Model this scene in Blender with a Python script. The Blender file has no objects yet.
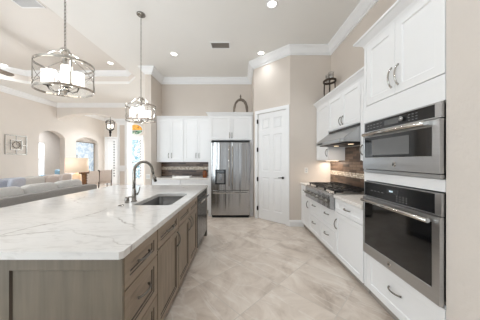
import bpy, bmesh, math, random
from mathutils import Vector, Matrix
random.seed(7)
PI = math.pi
C = bpy.context.scene.collection
scene = bpy.context.scene

# ------------------------------------------------------------------ camera
EYE = 1.38
cam_d = bpy.data.cameras.new('camera')
cam_d.sensor_width = 36.0
cam_d.lens = 194.0 / 480.0 * 36.0
cam_d.clip_start = 0.05
cam = bpy.data.objects.new('camera', cam_d)
C.objects.link(cam)
cam.location = (0, 0, EYE)
cam.rotation_euler = (PI / 2, 0, 0)
scene.camera = cam

# ------------------------------------------------------------------ world and added fill lamps
world = bpy.data.worlds.new('world')
scene.world = world
world.use_nodes = True
bg = world.node_tree.nodes['Background']
bg.inputs[0].default_value = (0.90, 0.95, 1.0, 1)
bg.inputs[1].default_value = 0.7

def area_light(name, loc, rot, sx, sy, energy, col=(1, 1, 1), spread=PI):
    d = bpy.data.lights.new(name, 'AREA')
    d.shape = 'RECTANGLE'
    d.size = sx
    d.size_y = sy
    d.energy = energy
    d.color = col
    d.spread = spread
    o = bpy.data.objects.new(name, d)
    C.objects.link(o)
    o.location = loc
    o.rotation_euler = rot
    return o

# added fill lamps: two unseen behind the camera, one unseen in the foyer;
# the rear pair tilts up to brighten the ceiling
FILL_COL = (0.81, 0.92, 1.0)
UP = PI / 2 + 0.3
area_light('rear_fill_kitchen', (-0.5, -3.35, 1.5), (UP, 0, 0), 2.8, 2.5, 9, FILL_COL)
area_light('rear_fill_living', (-5.0, -3.35, 1.5), (UP, 0, 0), 4.4, 2.5, 280, FILL_COL)
area_light('foyer_fill', (-4.0, 10.6, 2.0), (-PI / 2, 0, 0), 1.8, 2.4, 110, FILL_COL)

scene.view_settings.view_transform = 'Standard'
scene.view_settings.look = 'None'
scene.view_settings.gamma = 1
scene.view_settings.use_curve_mapping = False
scene.view_settings.exposure = -0.24
scene.cycles.diffuse_bounces = 6
scene.cycles.max_bounces = 14
scene.cycles.use_denoising = True
scene.cycles.sample_clamp_indirect = 6.0

# ------------------------------------------------------------------ materials
def lin(c):
    return tuple(((v / 255) / 12.92 if v / 255 <= 0.04045 else ((v / 255 + 0.055) / 1.055) ** 2.4) for v in c) + (1,)

def base_mat(name):
    m = bpy.data.materials.new(name)
    m.use_nodes = True
    nt = m.node_tree
    return m, nt, nt.nodes['Principled BSDF']

def node(nt, kind, **kw):
    n = nt.nodes.new(kind)
    for k, v in kw.items():
        if k in n.inputs:
            n.inputs[k].default_value = v
        else:
            setattr(n, k, v)
    return n

def coords(nt, scale=(1, 1, 1), rot=(0, 0, 0), shift=(0, 0, 0)):
    tc = nt.nodes.new('ShaderNodeTexCoord')
    mp = nt.nodes.new('ShaderNodeMapping')
    mp.inputs['Scale'].default_value = scale
    mp.inputs['Rotation'].default_value = rot
    mp.inputs['Location'].default_value = shift
    nt.links.new(tc.outputs['Object'], mp.inputs['Vector'])
    return mp.outputs[0]

def ramp(nt, fac, stops):
    r = nt.nodes.new('ShaderNodeValToRGB')
    el = r.color_ramp.elements
    while len(el) > 1:
        el.remove(el[-1])
    el[0].position = stops[0][0]
    el[0].color = stops[0][1]
    for p, c in stops[1:]:
        e = el.new(p)
        e.color = c
    nt.links.new(fac, r.inputs[0])
    return r.outputs[0]

def mixc(nt, fac, a, b, mode='MIX'):
    n = nt.nodes.new('ShaderNodeMix')
    n.data_type = 'RGBA'
    n.blend_type = mode
    for sock, v in ((n.inputs[0], fac), (n.inputs[6], a), (n.inputs[7], b)):
        if hasattr(v, 'links') or hasattr(v, 'is_linked'):
            nt.links.new(v, sock)
        else:
            sock.default_value = v
    return n.outputs[2]

def bump(nt, p, height, strength=0.2, dist=0.01):
    b = nt.nodes.new('ShaderNodeBump')
    b.inputs['Strength'].default_value = strength
    b.inputs['Distance'].default_value = dist
    nt.links.new(height, b.inputs['Height'])
    nt.links.new(b.outputs[0], p.inputs['Normal'])

def simple(name, col, rough=0.5, metal=0.0, var=0.03, scale=6.0, bmp=0.0, bscale=80, spec=None, stretch=(1, 1, 1)):
    """plain surface with a slight procedural tone variation"""
    m, nt, p = base_mat(name)
    c = lin(col)
    n = node(nt, 'ShaderNodeTexNoise')
    n.inputs['Scale'].default_value = scale
    n.inputs['Detail'].default_value = 3
    v = coords(nt, stretch)
    nt.links.new(v, n.inputs['Vector'])
    lo = tuple(max(0, x * (1 - var)) for x in c[:3]) + (1,)
    hi = tuple(min(1, x * (1 + var)) for x in c[:3]) + (1,)
    nt.links.new(ramp(nt, n.outputs['Fac'], [(0.3, lo), (0.7, hi)]), p.inputs['Base Color'])
    p.inputs['Roughness'].default_value = rough
    p.inputs['Metallic'].default_value = metal
    if spec is not None:
        p.inputs['Specular IOR Level'].default_value = spec
    if bmp:
        n2 = node(nt, 'ShaderNodeTexNoise')
        n2.inputs['Scale'].default_value = bscale
        n2.inputs['Detail'].default_value = 4
        nt.links.new(v, n2.inputs['Vector'])
        bump(nt, p, n2.outputs['Fac'], bmp, 0.01)
    return m

def emit(name, col, strength):
    m, nt, p = base_mat(name)
    p.inputs['Base Color'].default_value = lin(col)
    p.inputs['Emission Color'].default_value = lin(col)
    p.inputs['Emission Strength'].default_value = strength
    p.inputs['Roughness'].default_value = 0.4
    return m

def clear_glass(name, tint=(1, 1, 1), gloss=0.06):
    m = bpy.data.materials.new(name)
    m.use_nodes = True
    nt = m.node_tree
    for n in list(nt.nodes):
        nt.nodes.remove(n)
    out = nt.nodes.new('ShaderNodeOutputMaterial')
    tr = nt.nodes.new('ShaderNodeBsdfTransparent')
    tr.inputs[0].default_value = tint + (1,)
    gl = nt.nodes.new('ShaderNodeBsdfGlossy')
    gl.inputs['Roughness'].default_value = 0.03
    lw = nt.nodes.new('ShaderNodeLayerWeight')
    lw.inputs[0].default_value = 0.35
    mth = nt.nodes.new('ShaderNodeMath')
    mth.operation = 'MULTIPLY_ADD'
    mth.inputs[1].default_value = 0.12
    mth.inputs[2].default_value = gloss
    nt.links.new(lw.outputs['Fresnel'], mth.inputs[0])
    mx = nt.nodes.new('ShaderNodeMixShader')
    nt.links.new(mth.outputs[0], mx.inputs[0])
    nt.links.new(tr.outputs[0], mx.inputs[1])
    nt.links.new(gl.outputs[0], mx.inputs[2])
    nt.links.new(mx.outputs[0], out.inputs[0])
    return m

def quartz():
    m, nt, p = base_mat('veined_white_quartz')
    v = coords(nt, shift=(4.3, 2.1, 0.4))
    n1 = node(nt, 'ShaderNodeTexNoise')
    n1.inputs['Scale'].default_value = 2.2
    n1.inputs['Detail'].default_value = 6
    n1.inputs['Distortion'].default_value = 0.6
    nt.links.new(v, n1.inputs['Vector'])
    basec = ramp(nt, n1.outputs['Fac'], [(0.3, lin((212, 210, 208))), (0.5, lin((217, 215, 212))), (0.75, lin((222, 221, 219)))])
    # warped veins
    nw = node(nt, 'ShaderNodeTexNoise')
    nw.inputs['Scale'].default_value = 1.3
    nw.inputs['Detail'].default_value = 5
    nt.links.new(v, nw.inputs['Vector'])
    off = nt.nodes.new('ShaderNodeVectorMath')
    off.operation = 'MULTIPLY_ADD'
    off.inputs[1].default_value = (0.9, 0.9, 0.9)
    nt.links.new(nw.outputs['Color'], off.inputs[0])
    nt.links.new(v, off.inputs[2])
    vo = nt.nodes.new('ShaderNodeTexVoronoi')
    vo.feature = 'DISTANCE_TO_EDGE'
    vo.inputs['Scale'].default_value = 1.25
    nt.links.new(off.outputs[0], vo.inputs['Vector'])
    f = ramp(nt, vo.outputs['Distance'], [(0.0, (0.9, 0.9, 0.9, 1)), (0.005, (0.6, 0.6, 0.6, 1)), (0.013, (0, 0, 0, 1))])
    nb = node(nt, 'ShaderNodeTexNoise')
    nb.inputs['Scale'].default_value = 1.7
    nt.links.new(v, nb.inputs['Vector'])
    br = ramp(nt, nb.outputs['Fac'], [(0.43, (0, 0, 0, 1)), (0.58, (0.85, 0.85, 0.85, 1))])
    fac = mixc(nt, 1.0, f, br, 'MULTIPLY')
    # fine cloudy streaks
    n3 = node(nt, 'ShaderNodeTexNoise')
    n3.inputs['Scale'].default_value = 16
    n3.inputs['Detail'].default_value = 6
    n3.inputs['Distortion'].default_value = 1.2
    nt.links.new(coords(nt, (0.5, 1.6, 1)), n3.inputs['Vector'])
    st = ramp(nt, n3.outputs['Fac'], [(0.34, lin((222, 220, 219))), (0.5, (1, 1, 1, 1))])
    c1 = mixc(nt, 0.4, basec, st, 'MULTIPLY')
    nt.links.new(mixc(nt, fac, c1, lin((146, 140, 134))), p.inputs['Base Color'])
    p.inputs['Roughness'].default_value = 0.09
    return m

def floor_tile():
    m, nt, p = base_mat('beige_stone_floor_tile')
    v = coords(nt, (1, 1, 1), (0, 0, PI / 4))
    br = nt.nodes.new('ShaderNodeTexBrick')
    br.offset = 0.0
    br.inputs['Scale'].default_value = 1.0
    br.inputs['Brick Width'].default_value = 0.61
    br.inputs['Row Height'].default_value = 0.61
    br.inputs['Mortar Size'].default_value = 0.004
    br.inputs['Mortar Smooth'].default_value = 0.4
    br.inputs['Color1'].default_value = (0.35, 0.35, 0.35, 1)
    br.inputs['Color2'].default_value = (0.65, 0.65, 0.65, 1)
    nt.links.new(v, br.inputs['Vector'])
    n1 = node(nt, 'ShaderNodeTexNoise')
    n1.inputs['Scale'].default_value = 2.6
    n1.inputs['Detail'].default_value = 8
    n1.inputs['Roughness'].default_value = 0.62
    n1.inputs['Distortion'].default_value = 1.0
    add = nt.nodes.new('ShaderNodeVectorMath')
    add.operation = 'MULTIPLY_ADD'
    add.inputs[1].default_value = (9, 9, 9)
    nt.links.new(br.outputs['Color'], add.inputs[0])
    nt.links.new(v, add.inputs[2])
    nt.links.new(add.outputs[0], n1.inputs['Vector'])
    c = ramp(nt, n1.outputs['Fac'], [(0.28, lin((176, 160, 146))), (0.43, lin((205, 191, 178))), (0.57, lin((220, 208, 196))), (0.75, lin((234, 226, 216)))])
    # light veins running with the tiles
    vo = nt.nodes.new('ShaderNodeTexNoise')
    vo.inputs['Scale'].default_value = 1.6
    vo.inputs['Detail'].default_value = 4
    vo.inputs['Distortion'].default_value = 0.7
    mp = nt.nodes.new('ShaderNodeMapping')
    mp.inputs['Scale'].default_value = (0.45, 2.2, 1)
    nt.links.new(add.outputs[0], mp.inputs['Vector'])
    nt.links.new(mp.outputs[0], vo.inputs['Vector'])
    vf = ramp(nt, vo.outputs['Fac'], [(0.478, (0, 0, 0, 1)), (0.497, (0.32, 0.32, 0.32, 1)), (0.516, (0, 0, 0, 1))])
    c2 = mixc(nt, vf, c, lin((244, 240, 234)))
    c3 = mixc(nt, br.outputs['Fac'], c2, lin((200, 191, 181)))
    nt.links.new(c3, p.inputs['Base Color'])
    p.inputs['Roughness'].default_value = 0.3
    return m

def wood(name, c0, c1, c2, vertical=True, rough=0.45):
    m, nt, p = base_mat(name)
    v = coords(nt, (9, 9, 0.7) if vertical else (0.7, 9, 9))
    n = node(nt, 'ShaderNodeTexNoise')
    n.inputs['Scale'].default_value = 3.2
    n.inputs['Detail'].default_value = 6
    n.inputs['Distortion'].default_value = 0.35
    nt.links.new(v, n.inputs['Vector'])
    n2 = node(nt, 'ShaderNodeTexNoise')
    n2.inputs['Scale'].default_value = 3
    nt.links.new(coords(nt), n2.inputs['Vector'])
    a = ramp(nt, n.outputs['Fac'], [(0.3, lin(c0)), (0.5, lin(c1)), (0.72, lin(c2))])
    b = ramp(nt, n2.outputs['Fac'], [(0.35, (0.86, 0.86, 0.86, 1)), (0.65, (1, 1, 1, 1))])
    nt.links.new(mixc(nt, 1.0, a, b, 'MULTIPLY'), p.inputs['Base Color'])
    p.inputs['Roughness'].default_value = rough
    bump(nt, p, n.outputs['Fac'], 0.08, 0.004)
    return m

def steel(name, col=(176, 176, 176), rough=0.24, vertical=True):
    m, nt, p = base_mat(name)
    v = coords(nt, (120, 120, 1) if vertical else (1, 1, 120))
    n = node(nt, 'ShaderNodeTexNoise')
    n.inputs['Scale'].default_value = 3
    n.inputs['Detail'].default_value = 3
    nt.links.new(v, n.inputs['Vector'])
    c = lin(col)
    nt.links.new(ramp(nt, n.outputs['Fac'], [(0.3, tuple(x * .9 for x in c[:3]) + (1,)), (0.7, c)]), p.inputs['Base Color'])
    p.inputs['Metallic'].default_value = 1.0
    p.inputs['Roughness'].default_value = rough
    # slight waviness of the sheet
    n2 = node(nt, 'ShaderNodeTexNoise')
    n2.inputs['Scale'].default_value = 2.2
    nt.links.new(coords(nt, (2.6, 1, 0.25) if vertical else (0.3, 1, 2)), n2.inputs['Vector'])
    bump(nt, p, n2.outputs['Fac'], 0.35, 0.03)
    return m

def streaky():
    """brushed door steel whose slight sheet waves break reflections into vertical streaks"""
    m, nt, p = base_mat('wavy_stainless_door')
    p.inputs['Base Color'].default_value = lin((176, 175, 174))
    p.inputs['Metallic'].default_value = 1.0
    p.inputs['Roughness'].default_value = 0.25
    n2 = node(nt, 'ShaderNodeTexNoise')
    n2.inputs['Scale'].default_value = 1.0
    n2.inputs['Detail'].default_value = 2
    nt.links.new(coords(nt, (8, 1, 0.16)), n2.inputs['Vector'])
    bump(nt, p, n2.outputs['Fac'], 1.0, 0.02)
    return m

def stone_splash(name, a, b, c, bw, rh, mortar=(70, 58, 48)):
    m, nt, p = base_mat(name)
    tc = nt.nodes.new('ShaderNodeTexCoord')
    sp = nt.nodes.new('ShaderNodeSeparateXYZ')
    cb = nt.nodes.new('ShaderNodeCombineXYZ')
    nt.links.new(tc.outputs['Object'], sp.inputs[0])
    nt.links.new(sp.outputs['X'], cb.inputs['X'])
    nt.links.new(sp.outputs['Z'], cb.inputs['Y'])
    br = nt.nodes.new('ShaderNodeTexBrick')
    br.inputs['Scale'].default_value = 1.0
    br.inputs['Brick Width'].default_value = bw
    br.inputs['Row Height'].default_value = rh
    br.inputs['Mortar Size'].default_value = 0.0025
    br.inputs['Color1'].default_value = (0, 0, 0, 1)
    br.inputs['Color2'].default_value = (1, 1, 1, 1)
    br.inputs['Mortar'].default_value = (0.5, 0.5, 0.5, 1)
    nt.links.new(cb.outputs[0], br.inputs['Vector'])
    n = node(nt, 'ShaderNodeTexNoise')
    n.inputs['Scale'].default_value = 14
    n.inputs['Detail'].default_value = 5
    nt.links.new(cb.outputs[0], n.inputs['Vector'])
    f = mixc(nt, 0.35, br.outputs['Color'], n.outputs['Fac'])
    col = ramp(nt, f, [(0.12, lin(a)), (0.5, lin(b)), (0.85, lin(c))])
    nt.links.new(mixc(nt, br.outputs['Fac'], col, lin(mortar)), p.inputs['Base Color'])
    p.inputs['Roughness'].default_value = 0.4
    return m

def leaded(name, cols, scale, strength):
    """coloured leaded glass with daylight behind it"""
    m, nt, p = base_mat(name)
    v = coords(nt)
    vo = nt.nodes.new('ShaderNodeTexVoronoi')
    vo.inputs['Scale'].default_value = scale
    nt.links.new(v, vo.inputs['Vector'])
    sp = nt.nodes.new('ShaderNodeSeparateColor')
    nt.links.new(vo.outputs['Color'], sp.inputs[0])
    st = [(i / max(1, len(cols) - 1), lin(c)) for i, c in enumerate(cols)]
    col = ramp(nt, sp.outputs[0], st)
    ve = nt.nodes.new('ShaderNodeTexVoronoi')
    ve.feature = 'DISTANCE_TO_EDGE'
    ve.inputs['Scale'].default_value = scale
    nt.links.new(v, ve.inputs['Vector'])
    ed = ramp(nt, ve.outputs['Distance'], [(0.02, (0.05, 0.05, 0.06, 1)), (0.06, (1, 1, 1, 1))])
    c2 = mixc(nt, 1.0, col, ed, 'MULTIPLY')
    nt.links.new(c2, p.inputs['Base Color'])
    nt.links.new(c2, p.inputs['Emission Color'])
    p.inputs['Emission Strength'].default_value = strength
    p.inputs['Roughness'].default_value = 0.1
    return m

def canvas_art():
    m, nt, p = base_mat('blue_abstract_canvas')
    n = node(nt, 'ShaderNodeTexNoise')
    n.inputs['Scale'].default_value = 4.5
    n.inputs['Detail'].default_value = 7
    n.inputs['Distortion'].default_value = 1.5
    nt.links.new(coords(nt), n.inputs['Vector'])
    nt.links.new(ramp(nt, n.outputs['Fac'], [(0.3, lin((150, 172, 196))), (0.45, lin((188, 205, 220))), (0.6, lin((222, 228, 232))), (0.75, lin((176, 186, 196)))]), p.inputs['Base Color'])
    p.inputs['Roughness'].default_value = 0.6
    return m

M = {}
M['wall'] = simple('beige_wall_paint', (215, 205, 195), 0.7, var=0.015, scale=2, bmp=0.12, bscale=55)
M['wall_light'] = simple('pale_wall_paint', (224, 216, 208), 0.7, var=0.015, scale=2, bmp=0.1, bscale=55)
M['pillar'] = simple('textured_beige_wall_paint', (214, 206, 198), 0.75, var=0.02, scale=3, bmp=0.45, bscale=26)
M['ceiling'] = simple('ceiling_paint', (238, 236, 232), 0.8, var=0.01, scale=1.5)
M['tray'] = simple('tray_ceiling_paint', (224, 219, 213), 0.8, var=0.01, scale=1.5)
M['trim'] = simple('white_trim_paint', (240, 240, 240), 0.4, var=0.01)
M['cab'] = simple('white_cabinet_lacquer', (236, 236, 236), 0.32, var=0.008)
M['cab_in'] = simple('pale_grey_lacquer', (205, 205, 205), 0.5, var=0.01)  # even light grey for sockets, rockers and the tray vent
M['toe'] = simple('toe_kick_grey', (168, 160, 152), 0.6, var=0.05)
M['floor'] = floor_tile()
M['quartz'] = quartz()
M['counter'] = simple('speckled_white_counter', (231, 226, 220), 0.2, var=0.06, scale=40)
M['wood_v'] = wood('weathered_brown_wood', (106, 98, 85), (115, 106, 92), (124, 114, 99), True)
M['wood_h'] = wood('weathered_brown_wood_across', (130, 115, 98), (142, 126, 109), (152, 137, 119), False)
M['wood_front'] = wood('brown_door_wood', (128, 114, 98), (140, 125, 108), (150, 136, 118), True)
M['wood_gap_shade'] = wood('dark_glaze_shade_wood', (58, 48, 40), (70, 60, 50), (82, 70, 60))  # dark glaze tone; paints shade into grooves and gaps of the island
M['steel'] = steel('brushed_stainless')
M['steel_h'] = steel('brushed_stainless_across', (186, 187, 188), 0.28, False)
M['steel_fridge'] = streaky()
M['steel_dark'] = steel('dark_stainless', (120, 122, 124), 0.25)
M['nickel'] = simple('brushed_nickel', (150, 146, 140), 0.25, 1.0, var=0.06, scale=20)
M['chrome'] = simple('polished_nickel', (190, 186, 180), 0.12, 1.0, var=0.04, scale=20)
M['pull'] = simple('dark_nickel_pull', (132, 128, 122), 0.3, 1.0, var=0.05, scale=20)
M['sink'] = simple('satin_sink_steel', (92, 91, 90), 0.38, 0.9, var=0.05, scale=10)
M['black_glass'] = simple('black_oven_glass', (14, 14, 15), 0.06, var=0.1, scale=3, spec=0.7)
M['black_panel'] = simple('black_control_glass', (28, 28, 29), 0.15, var=0.08, scale=3)
M['black_iron'] = simple('cast_iron', (22, 21, 21), 0.5, var=0.2, scale=30)
M['dark'] = simple('dark_bronze', (38, 34, 31), 0.4, 0.6, var=0.1, scale=20)
M['black'] = simple('black_gap', (16, 16, 16), 0.6, var=0.1)
M['plastic'] = simple('white_plate_plastic', (238, 234, 228), 0.35, var=0.01)
M['lamp_glow'] = emit('glowing_lens', (255, 250, 240), 6.0)
M['candle_glow'] = emit('glowing_frosted_glass', (255, 248, 238), 2.2)
M['shade_glow'] = emit('lit_lamp_shade', (250, 226, 200), 0.32)
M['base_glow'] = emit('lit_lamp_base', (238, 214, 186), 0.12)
M['glass'] = clear_glass('clear_thin_glass', gloss=.015)
M['cupglass'] = clear_glass('cup_glass', (.9, .9, .9), .12)
M['frost'] = simple('frosted_white_glass', (232, 232, 230), 0.3, var=0.02)
M['splash'] = stone_splash('brown_stacked_splash', (50, 36, 28), (90, 69, 54), (130, 108, 90), 0.20, 0.045)
M['mosaic'] = stone_splash('pale_mosaic_band', (170, 152, 130), (216, 204, 186), (240, 232, 220), 0.04, 0.03, (110, 94, 80))
M['sofa'] = simple('light_grey_linen', (152, 149, 146), 0.9, var=0.05, scale=30, bmp=0.2, bscale=200)
M['cush'] = simple('pale_grey_cushion_fabric', (208, 206, 203), 0.9, var=0.05, scale=25, bmp=0.2, bscale=150)
M['cush_blue'] = simple('blue_grey_fabric', (186, 190, 202), 0.9, var=0.05, scale=25)
M['cush_pink'] = simple('pinkish_beige_fabric', (214, 202, 196), 0.9, var=0.05, scale=25)
M['chairfab'] = simple('cream_chair_fabric', (226, 214, 206), 0.85, var=0.05, scale=25)
M['darkwood'] = wood('dark_walnut', (44, 30, 22), (70, 48, 34), (92, 66, 46))
M['carved'] = wood('carved_brown_wood', (70, 44, 22), (120, 80, 44), (150, 104, 62))
M['fan'] = wood('grey_brown_fan_wood', (70, 60, 52), (90, 80, 70), (108, 98, 88), False)
M['bluechair'] = simple('light_blue_upholstery', (142, 172, 188), 0.85, var=0.08, scale=20)
M['leadblue'] = leaded('blue_leaded_glass', [(150, 190, 215), (225, 236, 240), (120, 170, 190), (190, 216, 226), (245, 246, 246)], 11, 0.55)
M['amber'] = leaded('amber_leaded_glass', [(232, 160, 60), (240, 190, 100), (214, 140, 50)], 9, 0.6)
M['green'] = leaded('green_leaded_glass', [(60, 110, 76), (150, 190, 160), (40, 90, 70), (225, 232, 220)], 12, 0.4)
M['art'] = canvas_art()
M['greyroom'] = simple('side_room_grey_paint', (196, 188, 180), 0.8, var=0.02)  # even grey for the side room walls
M['twig'] = wood('weathered_twig', (96, 86, 75), (124, 112, 100), (150, 138, 124), True, 0.8)
M['ceramic'] = simple('white_ceramic', (246, 244, 240), 0.2, var=0.01)
M['wicker'] = simple('dark_antique_metal', (74, 62, 52), 0.5, 0.5, var=0.2, scale=30)
M['amberjar'] = simple('amber_jar_glass', (120, 62, 24), 0.12, var=0.15, scale=12)
M['strip'] = emit('led_strip', (255, 232, 204), 2.0)
M['display'] = emit('lit_display', (190, 205, 215), 0.5)
M['windowlight'] = emit('bright_window_daylight', (235, 242, 250), 1.1)

# ------------------------------------------------------------------ mesh helpers
def box(bm, x0, x1, y0, y1, z0, z1, mi=0):
    vs = [bm.verts.new(p) for p in ((x0, y0, z0), (x1, y0, z0), (x1, y1, z0), (x0, y1, z0), (x0, y0, z1), (x1, y0, z1), (x1, y1, z1), (x0, y1, z1))]
    for f in ((0, 3, 2, 1), (4, 5, 6, 7), (0, 1, 5, 4), (1, 2, 6, 5), (2, 3, 7, 6), (3, 0, 4, 7)):
        bm.faces.new([vs[i] for i in f]).material_index = mi
    return vs

def prism(bm, poly, h0, h1, axis='z', mi=0):
    """extrude a 2D polygon between h0 and h1; axis z: (x,y), axis x: (y,z), axis y: (x,z)"""
    def P(a, b, h):
        return (a, b, h) if axis == 'z' else ((h, a, b) if axis == 'x' else (a, h, b))
    A = [bm.verts.new(P(a, b, h0)) for a, b in poly]
    B = [bm.verts.new(P(a, b, h1)) for a, b in poly]
    n = len(poly)
    fs = [bm.faces.new(A[::-1]), bm.faces.new(B)]
    for i in range(n):
        fs.append(bm.faces.new((A[i], A[(i + 1) % n], B[(i + 1) % n], B[i])))
    for f in fs:
        f.material_index = mi
    return fs

def tube(bm, pts, r, seg=8, closed=False, caps=True, mi=0, smooth=True):
    pts = [Vector(p) for p in pts]
    n = len(pts)
    rr = r if hasattr(r, '__len__') else [r] * n
    rings = []
    ref = None
    for i, p in enumerate(pts):
        if closed:
            t = pts[(i + 1) % n] - pts[i - 1]
        else:
            t = pts[min(i + 1, n - 1)] - pts[max(i - 1, 0)]
        t.normalize()
        if ref is None:
            ref = Vector((0, 0, 1)) if abs(t.z) < 0.9 else Vector((1, 0, 0))
        u = t.cross(ref)
        if u.length < 1e-5:
            u = t.cross(Vector((0, 1, 0)))
        u.normalize()
        w = t.cross(u).normalized()
        ref = -w if False else u.cross(t).normalized()
        rings.append([bm.verts.new(p + (u * math.cos(2 * PI * k / seg) + w * math.sin(2 * PI * k / seg)) * rr[i]) for k in range(seg)])
    m = n if closed else n - 1
    for i in range(m):
        a, b = rings[i], rings[(i + 1) % n]
        for k in range(seg):
            f = bm.faces.new((a[k], a[(k + 1) % seg], b[(k + 1) % seg], b[k]))
            f.smooth = smooth
            f.material_index = mi
    if caps and not closed:
        bm.faces.new(rings[0][::-1]).material_index = mi
        bm.faces.new(rings[-1]).material_index = mi

def lathe(bm, prof, seg=24, c=(0, 0, 0), axis='z', smooth=True, cap=True, mi=0):
    rings = []
    for r, h in prof:
        ring = []
        for k in range(seg):
            a = 2 * PI * k / seg
            x, y = r * math.cos(a), r * math.sin(a)
            p = (c[0] + x, c[1] + y, c[2] + h) if axis == 'z' else ((c[0] + h, c[1] + x, c[2] + y) if axis == 'x' else (c[0] + x, c[1] + h, c[2] + y))
            ring.append(bm.verts.new(p))
        rings.append(ring)
    for i in range(len(rings) - 1):
        a, b = rings[i], rings[i + 1]
        for k in range(seg):
            f = bm.faces.new((a[k], a[(k + 1) % seg], b[(k + 1) % seg], b[k]))
            f.smooth = smooth
            f.material_index = mi
    if cap:
        if prof[0][0] > 1e-6:
            bm.faces.new(rings[0][::-1]).material_index = mi
        if prof[-1][0] > 1e-6:
            bm.faces.new(rings[-1]).material_index = mi

def soft_box(bm, cx, cy, cz, sx, sy, sz, e=0.35, nu=28, nv=16):
    """pillow-like rounded box"""
    def pw(v, k):
        return math.copysign(abs(v) ** k, v)
    rings = []
    for j in range(nv + 1):
        ph = -PI / 2 + PI * j / nv
        ring = []
        for i in range(nu):
            th = 2 * PI * i / nu
            x = pw(math.cos(ph), e) * pw(math.cos(th), e)
            y = pw(math.cos(ph), e) * pw(math.sin(th), e)
            z = pw(math.sin(ph), e)
            ring.append(bm.verts.new((cx + x * sx / 2, cy + y * sy / 2, cz + z * sz / 2)))
        rings.append(ring)
    for j in range(nv):
        for i in range(nu):
            f = bm.faces.new((rings[j][i], rings[j][(i + 1) % nu], rings[j + 1][(i + 1) % nu], rings[j + 1][i]))
            f.smooth = True

def sweep(bm, path, prof, closed=False):
    """sweep a profile [(out, z)] along a horizontal path; 'out' goes to the left of the path direction"""
    n = len(path)
    pts = [Vector((p[0], p[1])) for p in path]
    cols = []
    for i in range(n):
        d0 = (pts[i] - pts[i - 1]).normalized() if (i > 0 or closed) else None
        d1 = (pts[(i + 1) % n] - pts[i]).normalized() if (i < n - 1 or closed) else None
        d0 = d0 or d1
        d1 = d1 or d0
        n0 = Vector((-d0.y, d0.x))
        n1 = Vector((-d1.y, d1.x))
        mt = (n0 + n1)
        mt = mt / max(1e-6, mt.dot(n0))
        cols.append([bm.verts.new((pts[i].x + mt.x * o, pts[i].y + mt.y * o, z)) for o, z in prof])
    k = len(prof)
    for i in range(n if closed else n - 1):
        a, b = cols[i], cols[(i + 1) % n]
        for j in range(k):
            bm.faces.new((a[j], b[j], b[(j + 1) % k], a[(j + 1) % k]))
    if not closed:
        bm.faces.new(cols[0])
        bm.faces.new(cols[-1][::-1])

def grid_slab(bm, xs, zs, cells, steps, t=0.02, y0=0.0, pm=0, sm=0):
    """slab whose front (at y0, facing -y) is a grid; the listed cells get concentric steps [(inset, depth)]"""
    W0, W1, H0, H1 = xs[0], xs[-1], zs[0], zs[-1]
    V = {}
    for i, x in enumerate(xs):
        for j, z in enumerate(zs):
            V[i, j] = bm.verts.new((x, y0, z))
    for i in range(len(xs) - 1):
        for j in range(len(zs) - 1):
            q = [V[i, j], V[i + 1, j], V[i + 1, j + 1], V[i, j + 1]]
            if (i, j) in cells:
                prev = q
                last = 0
                for ins, dep in steps:
                    steep = sm if abs(dep - last) > .002 else 0
                    last = dep
                    x0, x1, z0, z1 = xs[i] + ins, xs[i + 1] - ins, zs[j] + ins, zs[j + 1] - ins
                    cur = [bm.verts.new((a, y0 + dep, b)) for a, b in ((x0, z0), (x1, z0), (x1, z1), (x0, z1))]
                    for k in range(4):
                        bm.faces.new((prev[k], prev[(k + 1) % 4], cur[(k + 1) % 4], cur[k])).material_index = steep
                    prev = cur
                bm.faces.new(prev).material_index = pm
            else:
                bm.faces.new(q)
    nx, nz = len(xs) - 1, len(zs) - 1
    loop = [V[i, 0] for i in range(nx)] + [V[nx, j] for j in range(nz)] + [V[i, nz] for i in range(nx, 0, -1)] + [V[0, j] for j in range(nz, 0, -1)]
    back = [bm.verts.new((v.co.x, y0 + t, v.co.z)) for v in loop]
    n = len(loop)
    for k in range(n):
        bm.faces.new((loop[k], back[k], back[(k + 1) % n], loop[(k + 1) % n]))
    bm.faces.new(back)

def obj(name, bm, mats, parent=None, bevel=0.0, loc=None, rz=0.0, smooth=False):
    bmesh.ops.recalc_face_normals(bm, faces=bm.faces[:])
    me = bpy.data.meshes.new(name)
    bm.to_mesh(me)
    bm.free()
    for m in (mats if isinstance(mats, (list, tuple)) else [mats]):
        me.materials.append(m)
    o = bpy.data.objects.new(name, me)
    C.objects.link(o)
    if parent:
        o.parent = parent
    if loc:
        o.location = loc
    if rz:
        o.rotation_euler = (0, 0, rz)
    if bevel:
        b = o.modifiers.new('bevel', 'BEVEL')
        b.width = bevel
        b.segments = 2
        b.limit_method = 'ANGLE'
    return o

def BM():
    return bmesh.new()

def boxobj(name, dims, mats, parent=None, bevel=0.0):
    b = BM()
    box(b, *dims)
    return obj(name, b, mats, parent, bevel)

def thing(name, label, cat, loc=(0, 0, 0), rz=0.0, group=None):
    o = bpy.data.objects.new(name, None)
    o.empty_display_size = 0.1
    C.objects.link(o)
    o.location = loc
    o.rotation_euler = (0, 0, rz)
    return tag(o, label, cat, group)

def tag(o, label, cat, group=None):
    o['label'] = label
    o['category'] = cat
    if group:
        o['group'] = group
    return o

def struct(o):
    o['kind'] = 'structure'
    return o

def dup(root, loc, rz=None, label=None, group=None):
    r = root.copy()
    C.objects.link(r)
    r.location = loc
    if rz is not None:
        r.rotation_euler = (0, 0, rz)
    if label:
        r['label'] = label
    if group:
        r['group'] = group
    for ch in list(root.children):
        c = ch.copy()
        C.objects.link(c)
        c.parent = r
        for g in list(ch.children):
            d = g.copy()
            C.objects.link(d)
            d.parent = c
    return r

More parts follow.
